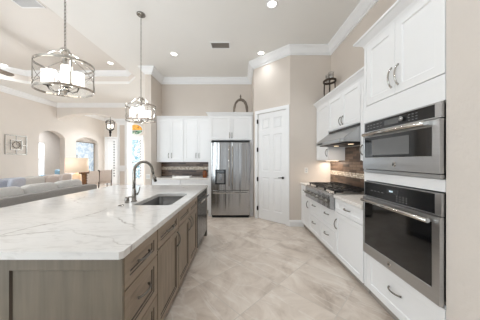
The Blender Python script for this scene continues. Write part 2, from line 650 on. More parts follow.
# ------------------------------------------------------------------ the setting
XR = 1.89          # right kitchen wall
XT = 1.27          # face of the near right wall, the oven tower and the base cabinets
YP = 4.03          # wall that faces the camera behind the right run
YB = 5.58          # kitchen back wall
XL = -7.6          # living room left wall
CE = 3.72          # ceiling
TR = 4.09          # tray ceiling
PANTRY_A = Vector((0.33, 4.66))
PANTRY_B = Vector((1.04, 4.03))

b = BM()
box(b, -10.2, 2.05, -3.7, 12.6, -0.08, 0.0)
struct(obj('floor', b, M['floor']))

# ceiling with the living room's clipped-corner tray
b = BM()
box(b, -2.94, 2.05, -3.6, 11.2, CE, CE + 0.08)
TX0, TX1, TY0, TY1, TC = -7.0, -2.94, 0.3, 5.97, 0.48
prism(b, [(XL - .15, -3.6), (TX1, -3.6), (TX1, TY0 + TC), (TX1 - TC, TY0), (TX0 + TC, TY0), (TX0, TY0 + TC), (XL - .15, TY0 + TC)], CE, CE + .08)
prism(b, [(XL - .15, 11.2), (XL - .15, TY1 - TC), (TX0, TY1 - TC), (TX0 + TC, TY1), (TX1 - TC, TY1), (TX1, TY1 - TC), (TX1, 11.2)], CE, CE + .08)
box(b, XL - .15, TX0, TY0 + TC, TY1 - TC, CE, CE + .08)
octo = [(TX1, TY0 + TC), (TX1, TY1 - TC), (TX1 - TC, TY1), (TX0 + TC, TY1), (TX0, TY1 - TC), (TX0, TY0 + TC), (TX0 + TC, TY0), (TX1 - TC, TY0)]
big = [(TX1 + .1, TY0 - .1), (TX1 + .1, TY1 + .1), (TX0 - .1, TY1 + .1), (TX0 - .1, TY0 - .1)]
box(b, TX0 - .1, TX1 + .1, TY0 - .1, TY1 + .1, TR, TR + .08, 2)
for i in range(8):
    (ax, ay), (bx, by) = octo[i], octo[(i + 1) % 8]
    d = Vector((bx - ax, by - ay)).normalized()
    nx, ny = d.y * .06, -d.x * .06
    prism(b, [(ax, ay), (bx, by), (bx + nx, by + ny), (ax + nx, ay + ny)], CE + .08, TR, mi=1)
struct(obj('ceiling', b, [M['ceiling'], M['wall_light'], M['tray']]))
b = BM()
sweep(b, octo, [(0, TR), (0.11, TR), (0.10, TR - .04), (0.03, TR - .12), (0, TR - .14)], closed=True)
struct(obj('trim_1', b, M['trim']))

def wallbox(name, dims, m='wall'):
    b = BM()
    box(b, *dims)
    return struct(obj(name, b, M[m]))

wallbox('wall_right', (XR, XR + .12, 1.195, YP + .12, 0, CE))
wallbox('wall_right_near', (XT, XT + .7, -3.5, 1.195, 0, CE), 'pillar')
wallbox('wall_pantry_front', (PANTRY_B.x, XR, YP, YP + .12, 0, CE))
wallbox('wall_pantry_side', (PANTRY_A.x, PANTRY_A.x + .12, 4.74, YB, 0, CE))
wallbox('wall_back', (-2.26, 0.33, YB, YB + .12, 0, CE))
wallbox('wall_partition', (-2.41, -2.26, 4.93, 10.8, 0, CE))
wallbox('wall_foyer', (XL - .12, -2.26, 10.8, 10.92, 0, CE), 'wall_light')

# unseen wall behind the camera; two tall openings added to let sky light in
b = BM()
for x0, x1 in ((XL, -7.3), (-2.5, -2.1), (1.1, 1.27)):
    box(b, x0, x1, -3.6, -3.48, 0, CE)
box(b, XL, 1.27, -3.6, -3.48, 2.85, CE)
struct(obj('wall_rear', b, M['wall']))
for k, (x0, x1) in enumerate(((-7.3, -2.5), (-2.1, 1.1))):
    b = BM()
    nn = 4 if k == 0 else 3
    for i in range(nn + 1):
        x = x0 + (x1 - x0) * i / nn
        box(b, max(x0, x - .05), min(x1, x + .05), -3.58, -3.5, 0, 2.85)
    box(b, x0, x1, -3.58, -3.5, 2.77, 2.85)
    box(b, x0, x1, -3.58, -3.5, 0, 0.08)
    struct(obj('window_%d' % (k + 1), b, M['dark']))

# left wall with an arched opening and an arched niche
def arc(y0, y1, zs, rise, n=14):
    return [(y0 + (y1 - y0) * i / n, zs + rise * math.sin(PI * i / n) ** 0.75) for i in range(n + 1)]
OP = (7.33, 8.42, 2.33, 0.24)
NI = (9.0, 10.40, 2.28, 0.22)
b = BM()
for y0, y1 in ((-3.5, OP[0]), (OP[1], NI[0]), (NI[1], 10.8)):
    prism(b, [(y0, 0), (y1, 0), (y1, CE), (y0, CE)], XL - .22, XL, 'x')
for (y0, y1, zs, rise) in (OP, NI):
    prism(b, arc(y0, y1, zs, rise) + [(y1, CE), (y0, CE)], XL - .22, XL, 'x')
prism(b, [(NI[0], 0), (NI[1], 0), (NI[1], .7), (NI[0], .7)], XL - .22, XL, 'x')
box(b, XL - .26, XL - .20, NI[0], NI[1], .7, 2.6)
struct(obj('wall_left', b, M['wall_light']))
# the room seen through the arched opening
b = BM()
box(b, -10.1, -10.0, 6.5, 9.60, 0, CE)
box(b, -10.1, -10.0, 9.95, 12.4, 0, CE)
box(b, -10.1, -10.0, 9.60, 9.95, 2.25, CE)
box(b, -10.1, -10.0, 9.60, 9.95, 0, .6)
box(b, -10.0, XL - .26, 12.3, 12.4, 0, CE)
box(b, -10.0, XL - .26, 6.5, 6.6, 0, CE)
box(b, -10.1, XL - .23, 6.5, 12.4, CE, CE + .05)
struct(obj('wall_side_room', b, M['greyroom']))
b = BM()
box(b, -10.08, -10.03, 9.60, 9.63, .6, 2.25)
box(b, -10.08, -10.03, 9.92, 9.95, .6, 2.25)
box(b, -10.08, -10.03, 9.63, 9.92, 1.4, 1.44)
box(b, -10.06, -10.05, 9.63, 9.92, .6, 2.25, 1)
struct(obj('window_3', b, [M['trim'], M['windowlight']]))

# arched header between living room and foyer
b = BM()
def arc2(x0, x1, zs, rise, n=18):
    return [(x0 + (x1 - x0) * i / n, zs + rise * math.sin(PI * i / n) ** 0.8) for i in range(n + 1)]
for x0, x1 in ((XL, -5.14), (-4.62, -2.41)):
    prism(b, arc2(x0, x1, 3.08, 0.26) + [(x1, CE), (x0, CE)], 8.05, 8.4, 'y')
box(b, -5.14, -4.62, 8.05, 8.4, 3.08, CE)
struct(obj('wall_arched_header', b, M['wall_light']))

# square panelled column under the header
b = BM()
cx0, cx1, cy0, cy1 = -5.08, -4.68, 8.02, 8.42
grid_slab(b, [cx0, cx0 + .09, cx1 - .09, cx1], [0.0, 0.22, 0.92, 1.14, 2.84, 2.98], {(1, 1), (1, 3)}, [(0.012, 0.02)], t=cy1 - cy0, y0=cy0, pm=1)
box(b, cx0 - .05, cx1 + .05, cy0 - .05, cy1 + .05, .99, 1.07)
box(b, cx0 - .06, cx1 + .06, cy0 - .06, cy1 + .06, 2.98, 3.075)
box(b, cx0 - .03, cx1 + .03, cy0 - .03, cy1 + .03, 2.90, 2.96)
box(b, cx0 - .04, cx1 + .04, cy0 - .04, cy1 + .04, 0, .16)
struct(obj('trim_2', b, [M['trim'], M['wall']]))

# diagonal pantry wall with its door
dvec = (PANTRY_B - PANTRY_A)
PL = dvec.length
PRZ = math.atan2(dvec.y, dvec.x)
b = BM()
DO0, DO1, DH = 0.12, 0.865, 2.46
box(b, 0, DO0, 0, .12, 0, CE)
box(b, DO1, PL, 0, .12, 0, CE)
box(b, DO0, DO1, 0, .12, DH, CE)
w = struct(obj('wall_pantry', b, M['wall'], loc=(PANTRY_A.x, PANTRY_A.y, 0), rz=PRZ))
d1 = bpy.data.objects.new('door_1', None)
C.objects.link(d1)
d1.location = (PANTRY_A.x, PANTRY_A.y, 0)
d1.rotation_euler = (0, 0, PRZ)
struct(d1)
b = BM()
x0, x1 = DO0 + .006, DO1 - .006
z0, z1 = 0.012, DH - .006
ww = x1 - x0
grid_slab(b, [x0, x0 + .10, x0 + ww / 2 - .05, x0 + ww / 2 + .05, x1 - .10, x1],
          [z0, .23, .98, 1.12, 1.96, 2.08, 2.33, z1],
          {(i, j) for i in (1, 3) for j in (1, 3, 5)}, [(0.014, 0.012), (0.03, 0.012), (0.045, 0.003)], t=0.035, y0=0.012)
obj('door_leaf', b, M['trim'], d1)
b = BM()
for c0, c1 in ((DO0 - .07, DO0 + .004), (DO1 - .004, DO1 + .07)):
    box(b, c0, c1, -.018, .001, 0, DH + .07)
box(b, DO0 - .07, DO1 + .07, -.02, .001, DH - .004, DH + .075)
obj('door_casing', b, M['trim'], d1, bevel=.004)
b = BM()
lathe(b, [(0.027, 0), (0.027, .012), (0.011, .016), (0.011, .05), (0, .05)], 16, (x1 - .06, .012 - .05, 1.0), 'y')
tube(b, [(x1 - .06, -.035, 1.0), (x1 - .10, -.04, 1.0), (x1 - .17, -.036, .995)], [.011, .009, .007], 8)
obj('door_handle', b, M['dark'], d1)
for hz in (0.25, 0.93, 1.62, 2.28):
    boxobj('hinge', (DO0 - .012, DO0 + .012, -.024, .008, hz - .05, hz + .05), M['dark'], d1)

# crown moulding round the kitchen, and the living room's
CP = [(0, CE), (0.12, CE), (0.12, CE - .025), (0.085, CE - .06), (0.045, CE - .125), (0.02, CE - .14), (0.02, CE - .165), (0, CE - .165)]
b = BM()
sweep(b, [(XT, -3.48), (XT, 1.195), (XR, 1.195), (XR, YP), (PANTRY_B.x, YP), (PANTRY_A.x, PANTRY_A.y), (PANTRY_A.x, YB), (-2.26, YB), (-2.26, 4.93), (-2.41, 4.93), (-2.41, 8.05)], CP)
struct(obj('trim_3', b, M['trim']))
b = BM()
sweep(b, [(-2.41, 8.05), (XL, 8.05), (XL, -3.48)], CP)
struct(obj('trim_4', b, M['trim']))
b = BM()
sweep(b, [(-2.41, 10.8), (XL, 10.8), (XL, 8.4)], CP)
struct(obj('trim_5', b, M['trim']))
BP = [(0, 0), (0.018, 0), (0.018, .10), (0.01, .13), (0, .135)]
b = BM()
ev = dvec.normalized()
sweep(b, [(XT + .05, YP), (PANTRY_B.x, YP), tuple(PANTRY_A + ev * (DO1 + .072))], BP)
struct(obj('baseboard_pantry', b, M['trim']))
b = BM()
sweep(b, [(XT, -3.48), (XT, 1.193)], BP)
struct(obj('baseboard_right', b, M['trim']))
b = BM()
sweep(b, [(XL, 7.31), (XL, -3.48)], BP)
struct(obj('baseboard_left', b, M['trim']))

# foyer: front door with blue leaded glass, transom, and the side door with a beaded strip
def fx(px, Y):
    return (px - 240) * Y / 194.0
d2 = bpy.data.objects.new('door_2', None)
C.objects.link(d2)
d2.location = (0, 10.8, 0)
struct(d2)
ax0, ax1 = fx(127, 10.8), fx(144, 10.8)
b = BM()
grid_slab(b, [ax0 + .1, ax0 + .2, ax1 - .2, ax1 - .1], [0.01, .35, 2.52, 2.66], {(1, 1)}, [(0.01, 0.02)], t=.045, y0=-.05)
obj('door_leaf', b, M['trim'], d2)
b = BM()
box(b, ax0 + .22, ax1 - .22, -.038, -.031, .37, 2.50)
obj('door_glass', b, M['leadblue'], d2)
b = BM()
for k in range(14):
    for xx in (ax0 + .16, ax1 - .16):
        lathe(b, [(0, -.018), (.025, -.01), (.025, .01), (0, .018)], 8, (xx, -.06, .5 + k * .15), 'y')
obj('door_studs', b, M['steel_dark'], d2)
b = BM()
box(b, ax0, ax0 + .095, -.06, 0, 0, 2.74)
box(b, ax1 - .095, ax1, -.06, 0, 0, 2.74)
box(b, ax0, ax1, -.065, 0, 2.67, 2.75)
obj('door_casing', b, M['trim'], d2)

w4 = bpy.data.objects.new('window_4', None)
C.objects.link(w4)
w4.location = ((ax0 + ax1) / 2, 10.8, 3.03)
struct(w4)
hw = (ax1 - ax0) / 2 - .05
def ell(a, c, lo, hi, n=16):
    return [(a * math.cos(lo + (hi - lo) * i / n), c * math.sin(lo + (hi - lo) * i / n)) for i in range(n + 1)]
b = BM()
prism(b, ell(hw, .34, 0, PI), -.02, -.012, 'y')
obj('amber_pane', b, M['amber'], w4)
b = BM()
prism(b, ell(hw, .25, PI, 2 * PI), -.02, -.012, 'y')
obj('green_pane', b, M['green'], w4)
b = BM()
tube(b, [(x, -.025, z) for x, z in ell(hw, .34, 0, PI)[:-1] + ell(hw, .25, PI, 2 * PI)[:-1]], .03, 8, closed=True)
tube(b, [(-hw, -.025, 0), (hw, -.025, 0)], .014, 6)
obj('window_frame', b, M['trim'], w4)

d3 = bpy.data.objects.new('door_3', None)
C.objects.link(d3)
d3.location = (0, 10.8, 0)
struct(d3)
sx0, sx1 = fx(107, 10.8), fx(117.5, 10.8)
b = BM()
grid_slab(b, [sx0, sx0 + .09, sx1 - .20, sx1], [0.01, .2, 2.44, 2.56], {(1, 1)}, [(0.01, 0.015)], t=.045, y0=-.05)
obj('door_leaf', b, M['trim'], d3)
b = BM()
for k in range(14):
    lathe(b, [(0, -.018), (.035, -.01), (.035, .01), (0, .018)], 8, (sx1 - .15, -.06, .5 + k * .145), 'y')
obj('door_studs', b, M['steel_dark'], d3)
b = BM()
box(b, sx0 - .09, sx0 - .005, -.06, 0, 0, 2.66)
box(b, sx1 + .005, sx1 + .09, -.06, 0, 0, 2.66)
box(b, sx0 - .09, sx1 + .09, -.065, 0, 2.575, 2.66)
obj('door_casing', b, M['trim'], d3)

# ------------------------------------------------------------------ cabinet builder
SHAKER = [(0.006, 0.009)]
RAISED = [(0.004, 0.005), (0.014, 0.006), (0.019, 0.013), (0.03, 0.012)]

def arch_pull(parent, x, z, L, vertical, mat, y=-0.02, out=0.032, r=0.0065):
    pts = []
    n = 10
    for i in range(n + 1):
        t = i / n
        a = (t - .5) * L
        o = out * (math.sin(PI * t) ** 0.6 if 0 < t < 1 else 0)
        pts.append((x, y - o, z + a) if vertical else (x + a, y - o, z))
    b = BM()
    tube(b, pts, [r * (1.35 if i in (0, n) else 1) for i in range(n + 1)], 8)
    return obj('handle', b, mat, parent)

def front(parent, kind, x0, x1, z0, z1, mat, rail=0.065, steps=SHAKER, handle=None, hmat=None, hl=.13, t=0.02):
    b = BM()
    rx = min(rail, (x1 - x0) * .3)
    rz_ = min(rail, (z1 - z0) * .3)
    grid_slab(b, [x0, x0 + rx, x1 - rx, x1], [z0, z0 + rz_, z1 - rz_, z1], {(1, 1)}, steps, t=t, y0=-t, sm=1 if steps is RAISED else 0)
    o = obj(kind, b, [mat, M['wood_gap_shade']] if steps is RAISED else mat, parent, bevel=.0018)
    if handle:
        v, hx, hz = handle
        arch_pull(o, hx, hz, hl, v == 'v', hmat or M['pull'], y=-t)
    return o

def cab_crown(parent, w, zt, d, left=True, right=True, h=.085, out=.075, mat=None, ret=None):
    """crown on top of a wall cabinet: front run plus returns"""
    b = BM()
    pr = [(0, zt - .02), (0.012, zt - .02), (0.02, zt + .01), (out * .8, zt + h * .7), (out, zt + h * .75), (out, zt + h), (0, zt + h)]
    path = []
    if right:
        path.append((w, d))
    path += [(w, 0), (0, 0)]
    if left:
        path.append((0, ret or d))
    # path runs right to left so the profile leans out to the front: left of direction (-x) is -y
    sweep(b, path, pr)
    box(b, 0.004, w - .004, 0.004, d - .004, zt, zt + .012)
    return obj('crown', b, mat or M['cab'], parent)

G = 0.0015

# ------------------------------------------------------------------ right run: base cabinets
RZ = -PI / 2
XF = XT + .02
def base_cab(name, label, yfar, w, fronts, group=None, mat=None, d=.56):
    r = thing(name, label, 'cabinet', (XF, yfar, 0), RZ, group)
    boxobj('body', (G, w - G, 0.001, d, .10, .705 if 'drawer_cabinet' in name else .872), M['cab'], r)
    boxobj('toe_kick', (G, w - G, .045, .065, .001, .099), M['toe'], r)
    for f in fronts:
        front(r, *f[:5], M['cab'], handle=f[5] if len(f) > 5 else None, rail=.055)
    return r

YN, YC0, YC1, YF = 2.0, 2.6, 3.57, YP - .004
base_cab('base_cabinet', 'narrow white base cabinet in the far corner left of the rangetop', YF, YF - YC1,
         [('drawer', .004, YF - YC1 - .004, .70, .866, ('h', .23, .785)),
          ('door', .004, YF - YC1 - .004, .106, .694, ('v', YF - YC1 - .05, .55))])
wd = YC1 - YC0
base_cab('drawer_cabinet', 'white four-drawer base cabinet under the stainless rangetop', YC1, wd,
         [('drawer', .004 + i * wd / 2, (i + 1) * wd / 2 - .004, z0, z1, ('h', (i + .5) * wd / 2, z1 - .10)) for i in (0, 1) for z0, z1 in ((.106, .405), (.411, .70))])
wn = YC0 - YN
base_cab('base_cabinet', 'white base cabinet between the rangetop and the oven tower', YC0, wn,
         [('drawer', .004, wn - .004, .70, .866, ('h', wn / 2, .785)),
          ('door', .004, wn - .004, .106, .694, ('v', .05, .54))])

# right countertop (runs behind the rangetop)
b = BM()
box(b, XT - .02, XR - .002, YC1 + .004, YP - .004, .876, .914)
box(b, XT - .02, XR - .002, 1.998, YC0 - .004, .876, .914)
box(b, XR - .06, XR - .002, YC0 - .004, YC1 + .004, .876, .914)
tag(obj('countertop', b, M['counter'], bevel=.003), 'pale countertop on the white right-hand cabinets, around the rangetop', 'countertop')

# rangetop
rt = thing('rangetop', 'stainless gas rangetop with front knobs and black grates under the hood', 'rangetop', (XT - .03, YC1, 0), RZ)
boxobj('body', (.004, wd - .004, .02, .585, .715, .925), M['steel_h'], rt, .003)
b = BM()
prism(b, [(.0, .71), (-.035, .72), (-.035, .90), (-.005, .928), (.02, .928), (.02, .71)], .002, wd - .002, 'x')
obj('control_panel', b, M['steel'], rt, bevel=.002)
for i in range(6):
    kx = .10 + i * (wd - .2) / 5
    b = BM()
    lathe(b, [(.03, 0), (.03, -.008), (.021, -.012), (.019, -.045), (.016, -.05), (0, -.05)], 16, (kx, -.0355, .815), 'y')
    k = obj('knob', b, M['pull'], rt)
    boxobj('pointer', (kx - .003, kx + .003, -.0885, -.084, .815, .833), M['black'], k)
for i in range(6):
    gx, gy = .165 + (i % 3) * .32, .17 + (i // 3) * .26
    b = BM()
    lathe(b, [(.06, .926), (.06, .935), (.042, .938), (.042, .948), (0, .950)], 18, (gx, gy, 0))
    obj('burner', b, M['black_iron'], rt)
for i in range(3):
    x0 = .012 + i * (wd - .024) / 3
    x1 = .012 + (i + 1) * (wd - .024) / 3 - .006
    b = BM()
    for yy in (.04, .17, .30, .43, .56):
        box(b, x0, x1, yy - .006, yy + .006, .955, .972)
    for xx in (x0 + .006, (x0 + x1) / 2, x1 - .006):
        box(b, xx - .006, xx + .006, .04, .56, .956, .973)
    for xx in (x0 + .008, x1 - .008):
        for yy in (.045, .555):
            box(b, xx - .008, xx + .008, yy - .008, yy + .008, .925, .956)
    obj('grate', b, M['black_iron'], rt)

# backsplash on the right wall, in three pieces of one thing
bs = thing('backsplash', 'brown stacked-tile backsplash with pale mosaic band behind the rangetop', 'backsplash', (XR - .002, YP - .004, 0), RZ)
sw = YP - .004 - 2.0
b = BM()
box(b, 0, sw, -.012, 0, .916, 1.09)
box(b, 0, sw, -.012, 0, 1.17, 1.368)
box(b, .562, 1.47, -.012, 0, 1.368, 1.60)
obj('stone_tiles', b, M['splash'], bs)
boxobj('mosaic_band', (0, sw, -.014, 0, 1.091, 1.169), M['mosaic'], bs)

# right run: wall cabinets and hood
XU = 1.60
UZ0, UZ1 = 1.37, 2.45
YH0, YH1 = 2.55, 3.47
UD = XR - .003 - XU
def wall_cab(name, label, yfar, w, z0, z1, fronts, left, right):
    r = thing(name, label, 'cabinet', (XU, yfar, 0), RZ)
    boxobj('body', (G, w - G, 0.001, UD, z0, z1), M['cab'], r)
    for f in fronts:
        front(r, *f[:5], M['cab'], handle=f[5] if len(f) > 5 else None, rail=.06)
    cab_crown(r, w, z1, UD, left, right)
    return r
wf = YF - YH1
wall_cab('wall_cabinet', 'white wall cabinet in the far corner left of the range hood', YF, wf, UZ0, UZ1,
         [('door', .02, wf - .004, UZ0 + .006, UZ1 - .025, ('v', wf - .05, UZ0 + .14))], False, False)
far_cab = bpy.data.objects['wall_cabinet']
boxobj('light_strip', (.06, wf - .06, .16, .19, UZ0 - .012, UZ0 - .0005), M['strip'], far_cab)
area_light('under_cabinet_light', (XU + .175, YF - wf / 2, UZ0 - .02), (0, 0, 0), .03, .4, 3.0, (1, .88, .76))
wh = YH1 - YH0
wall_cab('hood_cabinet', 'white two-door wall cabinet above the stainless range hood', YH1, wh, 1.875, UZ1,
         [('door', .004, wh / 2 - .002, 1.885, UZ1 - .025, ('v', wh / 2 - .035, 1.99)),
          ('door', wh / 2 + .002, wh - .004, 1.885, UZ1 - .025, ('v', wh / 2 + .035, 1.99))], False, False)
wq = YH0 - 2.0
wall_cab('wall_cabinet', 'white wall cabinet tucked between the hood and the oven tower', YH0, wq, UZ0, UZ1,
         [('door', .004, wq - .02, UZ0 + .006, UZ1 - .025, ('v', .05, UZ0 + .14))], False, False)

hd = thing('range_hood', 'slanted stainless range hood under the white cabinet above the rangetop', 'range hood', (XU, YH1, 0), RZ)
b = BM()
yl = -(XU - 1.36)
prism(b, [(yl, 1.625), (yl, 1.672), (-.022, 1.835), (UD, 1.835), (UD, 1.64), (UD - .02, 1.625)], .003, wh - .003, 'x')
obj('canopy', b, M['steel_h'], hd, bevel=.002)
boxobj('top_strip', (.003, wh - .003, -.012, UD, 1.837, 1.872), M['black_panel'], hd)
boxobj('filter', (.04, wh - .04, yl + .05, UD - .05, 1.612, 1.6235), M['black_iron'], hd)
for i in range(4):
    b = BM()
    lathe(b, [(.011, 0), (.011, -.006), (0, -.007)], 12, (.10 + i * .05, yl - .0005, 1.648), 'y')
    obj('button', b, M['black'], hd)
boxobj('lip_plate', (wh - .10, wh - .07, yl - .004, yl - .0005, 1.632, 1.668), M['chrome'], hd)
for sx in (.25, .67):
    b = BM()
    lathe(b, [(.035, 0), (.035, -.006), (0, -.006)], 16, (sx, .0, 1.6115))
    obj('hood_lamp', b, emit('hood_lamp_glow', (255, 226, 190), 1.6), hd)
    area_light('hood_light', (XU, YH1 - sx, 1.595), (0, 0, 0), .08, .08, .9, (1.0, .86, .72))

# ------------------------------------------------------------------ oven tower
TY0_, TY1_ = 1.198, 1.985
tw = TY1_ - TY0_
tower = thing('oven_tower', 'tall white oven tower cabinet holding the microwave and wall oven', 'cabinet', (XF, TY1_, 0), RZ)
TD = XR - .003 - XF
b = BM()
OX0, OX1 = .034, tw - .010
box(b, G, OX0, 0, TD, .10, 2.53)
box(b, OX1, tw - G, 0, TD, .10, 2.53)
box(b, OX0, OX1, 0, TD, .10, .46)
box(b, OX0, OX1, 0, TD, 1.178, 1.257)
box(b, OX0, OX1, 0, TD, 1.752, 2.53)
box(b, OX0, OX1, TD - .02, TD, .46, 1.178)
box(b, OX0, OX1, TD - .02, TD, 1.257, 1.752)
obj('body', b, M['cab'], tower)
boxobj('toe_kick', (G, tw - G, .045, .065, .001, .099), M['toe'], tower)
boxobj('face_rail', (OX0 - .002, tw - .002, -.02, -.0005, 1.752, 1.915), M['cab'], tower)
boxobj('face_rail', (OX0 - .002, tw - .002, -.02, -.0005, 1.180, 1.256), M['cab'], tower)
b = BM()
box(b, .002, OX0 - .003, -.02, -.0005, .106, 2.515)
obj('face_stile', b, M['cab'], tower)
mid = tw / 2
front(tower, 'door', .036, mid - .002, 1.922, 2.515, M['cab'], handle=('v', mid - .035, 2.068), rail=.065, hmat=M['chrome'], hl=.165)
front(tower, 'door', mid + .002, tw - .004, 1.922, 2.515, M['cab'], handle=('v', mid + .035, 2.068), rail=.065, hmat=M['chrome'], hl=.165)
front(tower, 'drawer', .036, tw - .004, .108, .452, M['cab'], handle=('h', tw / 2, .30), rail=.065)
cab_crown(tower, tw, 2.535, TD - .001, True, False, h=.07, out=.085)

def badge(parent, x, y, z, r, mat, mark):
    """round maker's badge with a small script-like mark"""
    b = BM()
    lathe(b, [(r, 0), (r, -.003), (r * .85, -.0038), (0, -.0038)], 20, (x, y, z), 'y')
    o = obj('badge', b, mat, parent)
    b = BM()
    pts1 = [(x - r * .1 + r * .38 * math.cos(a) , y - .0052, z + r * .42 * math.sin(a)) for a in [0.6 + i * .45 for i in range(12)]]
    tube(b, pts1, r * .07, 6)
    pts2 = [(x + r * .28 + r * .26 * math.cos(a) * (1 - .1 * i), y - .0052, z + r * .05 + r * .4 * math.sin(a)) for i, a in enumerate([1.0 + i * .5 for i in range(10)])]
    tube(b, pts2, r * .06, 6)
    obj('script_mark', b, mark, o)

# microwave (front proud of the tower by 2 cm)
ow = OX1 - OX0
FX = OX0 - .001, OX1 + .006
yo = -.0215
mw = thing('microwave', 'stainless built-in microwave with black window in the oven tower, above the oven', 'microwave', (XF, TY1_, 0), RZ)
boxobj('chassis', (OX0 + .006, OX1 - .006, .0, .45, 1.264, 1.744), M['steel_dark'], mw)
b = BM()
x0, x1 = FX
box(b, x0, x1, yo - .02, -.0215, 1.737, 1.747)
box(b, x0, x0 + .012, yo - .02, -.0215, 1.655, 1.737)
box(b, x1 - .042, x1, yo - .02, -.0215, 1.655, 1.737)
box(b, x0, x1, yo - .02, -.0215, 1.646, 1.655)
box(b, x0, x1, yo - .024, -.0215, 1.262, 1.288)
obj('trim_frame', b, M['steel_h'], mw, bevel=.0015)
cp = boxobj('control_panel', (x0 + .0125, x1 - .0425, yo - .018, -.022, 1.6555, 1.7365), M['black_panel'], mw)
boxobj('display', (x0 + .27, x0 + .42, yo - .0188, yo - .0181, 1.675, 1.718), simple('dim_display', (88, 88, 88), .2), cp)
b = BM()
lathe(b, [(.019, 0), (.019, -.018), (.016, -.021), (0, -.021)], 18, (x0 + .46, yo - .018, 1.697), 'y')
obj('dial', b, M['steel'], cp)
mark1 = simple('grey_button_print', (120, 120, 120), .4)
for i in range(5):
    for j in range(2):
        boxobj('button_mark', (x0 + .05 + i * .042, x0 + .075 + i * .042, yo - .0186, yo - .0181, 1.68 + j * .026, 1.686 + j * .026), mark1, cp)
for i in range(3):
    for j in range(3):
        boxobj('button_mark', (x0 + .51 + i * .03, x0 + .525 + i * .03, yo - .0186, yo - .0181, 1.672 + j * .02, 1.677 + j * .02), mark1, cp)
b = BM()
grid_slab(b, [x0, x0 + .018, x1 - .048, x1], [1.293, 1.40, 1.60, 1.640], {(1, 1)}, [(0.003, 0.004)], t=.03, y0=yo - .032)
md = obj('door', b, M['steel_h'], mw, bevel=.002)
boxobj('window', (x0 + .023, x1 - .053, yo - .0295, yo - .0285, 1.405, 1.595), M['black_glass'], md)
boxobj('screen', (x0 + .13, x1 - .22, yo - .0302, yo - .0297, 1.425, 1.565), simple('grey_window_screen', (104, 104, 104), .15), md)
b = BM()
tube(b, [(x0 + .05, yo - .062, 1.622), (x1 - .065, yo - .062, 1.622)], .0155, 12)
for hx in (x0 + .07, x1 - .08):
    box(b, hx - .012, hx + .012, yo - .062, yo - .033, 1.612, 1.632)
obj('handle', b, M['chrome'], md)
badge(md, (x0 + x1) / 2 + .02, yo - .0325, 1.345, .02, M['chrome'], M['black'])
boxobj('vent_slot', (x0 + .02, x1 - .02, yo - .016, -.0216, 1.2885, 1.2922), M['black'], mw)

# wall oven
ov = thing('wall_oven', 'stainless single wall oven with large black door glass below the microwave', 'oven', (XF, TY1_, 0), RZ)
boxobj('chassis', (OX0 + .006, OX1 - .006, .0, .54, .468, 1.166), M['steel_dark'], ov)
b = BM()
box(b, x0, x0 + .010, yo - .02, -.0215, 1.035, 1.172)
box(b, x1 - .042, x1, yo - .02, -.0215, 1.035, 1.172)
box(b, x0 + .010, x1 - .042, yo - .02, -.0215, 1.164, 1.172)
box(b, x0, x1, yo - .02, -.0215, 1.027, 1.035)
obj('trim_frame', b, M['steel_h'], ov, bevel=.0015)
cp = boxobj('control_panel', (x0 + .0105, x1 - .0425, yo - .018, -.022, 1.0355, 1.1635), M['black_panel'], ov)
boxobj('display', (x0 + .30, x0 + .42, yo - .0188, yo - .0181, 1.098, 1.138), simple('dim_display_glass', (48, 50, 52), .2), cp)
boxobj('clock_digits', (x0 + .325, x0 + .365, yo - .0195, yo - .019, 1.112, 1.126), M['display'], cp)
for i in range(4):
    for j in range(3):
        boxobj('button_mark', (x0 + .40 + i * .03, x0 + .41 + i * .03, yo - .0186, yo - .0181, 1.05 + j * .018, 1.056 + j * .018), mark1, cp)
for i in range(4):
    boxobj('button_mark', (x0 + .10 + i * .045, x0 + .125 + i * .045, yo - .0186, yo - .0181, 1.09, 1.095), mark1, cp)
b = BM()
grid_slab(b, [x0, x0 + .020, x1 - .048, x1], [.468, .555, .985, 1.022], {(1, 1)}, [(0.003, 0.004)], t=.03, y0=yo - .032)
od = obj('door', b, M['steel_h'], ov, bevel=.002)
boxobj('window', (x0 + .025, x1 - .053, yo - .0295, yo - .0285, .56, .98), M['black_glass'], od)
b = BM()
tube(b, [(x0 + .03, yo - .062, .99), (x1 - .045, yo - .062, .99)], .0155, 12)
for hx in (x0 + .06, x1 - .075):
    box(b, hx - .012, hx + .012, yo - .062, yo - .033, .98, 1.0)
obj('handle', b, M['chrome'], od)
badge(od, (x0 + x1) / 2 - .03, yo - .0325, .515, .02, M['chrome'], M['black'])

# ------------------------------------------------------------------ island
IX = -.627               # carcass face; fronts reach -.607
IY0, IY1 = 1.000, 3.60
IZ = PI / 2
def island_cab(name, label, y0, w, fronts):
    r = thing(name, label, 'cabinet', (IX, y0, 0), IZ)
    boxobj('body', (G, w - G, .001, .56, .10, .872), M['wood_gap_shade'], r)
    boxobj('toe_kick', (G, w - G, .06, .075, .001, .099), M['black'], r)
    for f in fronts:
        kind = f[0]
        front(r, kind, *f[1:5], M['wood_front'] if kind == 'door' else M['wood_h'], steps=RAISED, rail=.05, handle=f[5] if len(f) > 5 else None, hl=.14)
    return r
w1 = .415
island_cab('drawer_cabinet', 'three-drawer brown wood island cabinet at the near corner of the island', 1.0145, w1,
           [('drawer', .006, w1 - .006, .69, .866, ('h', w1 / 2, .78)),
            ('drawer', .006, w1 - .006, .40, .682, ('h', w1 / 2, .56)),
            ('drawer', .006, w1 - .006, .108, .392, ('h', w1 / 2, .27))])
y = 1.0145 + w1
w2 = .49
island_cab('base_cabinet', 'brown wood island cabinet with one drawer above one door, second from near end', y, w2,
           [('drawer', .006, w2 - .006, .715, .866, ('h', w2 / 2, .79)),
            ('door', .006, w2 - .006, .108, .707, ('v', w2 - .05, .62))])
y += w2
w3 = .84
sk = thing('sink_cabinet', 'brown wood two-door island cabinet under the sink, beside the dishwasher', 'cabinet', (IX, y, 0), IZ)
b = BM()
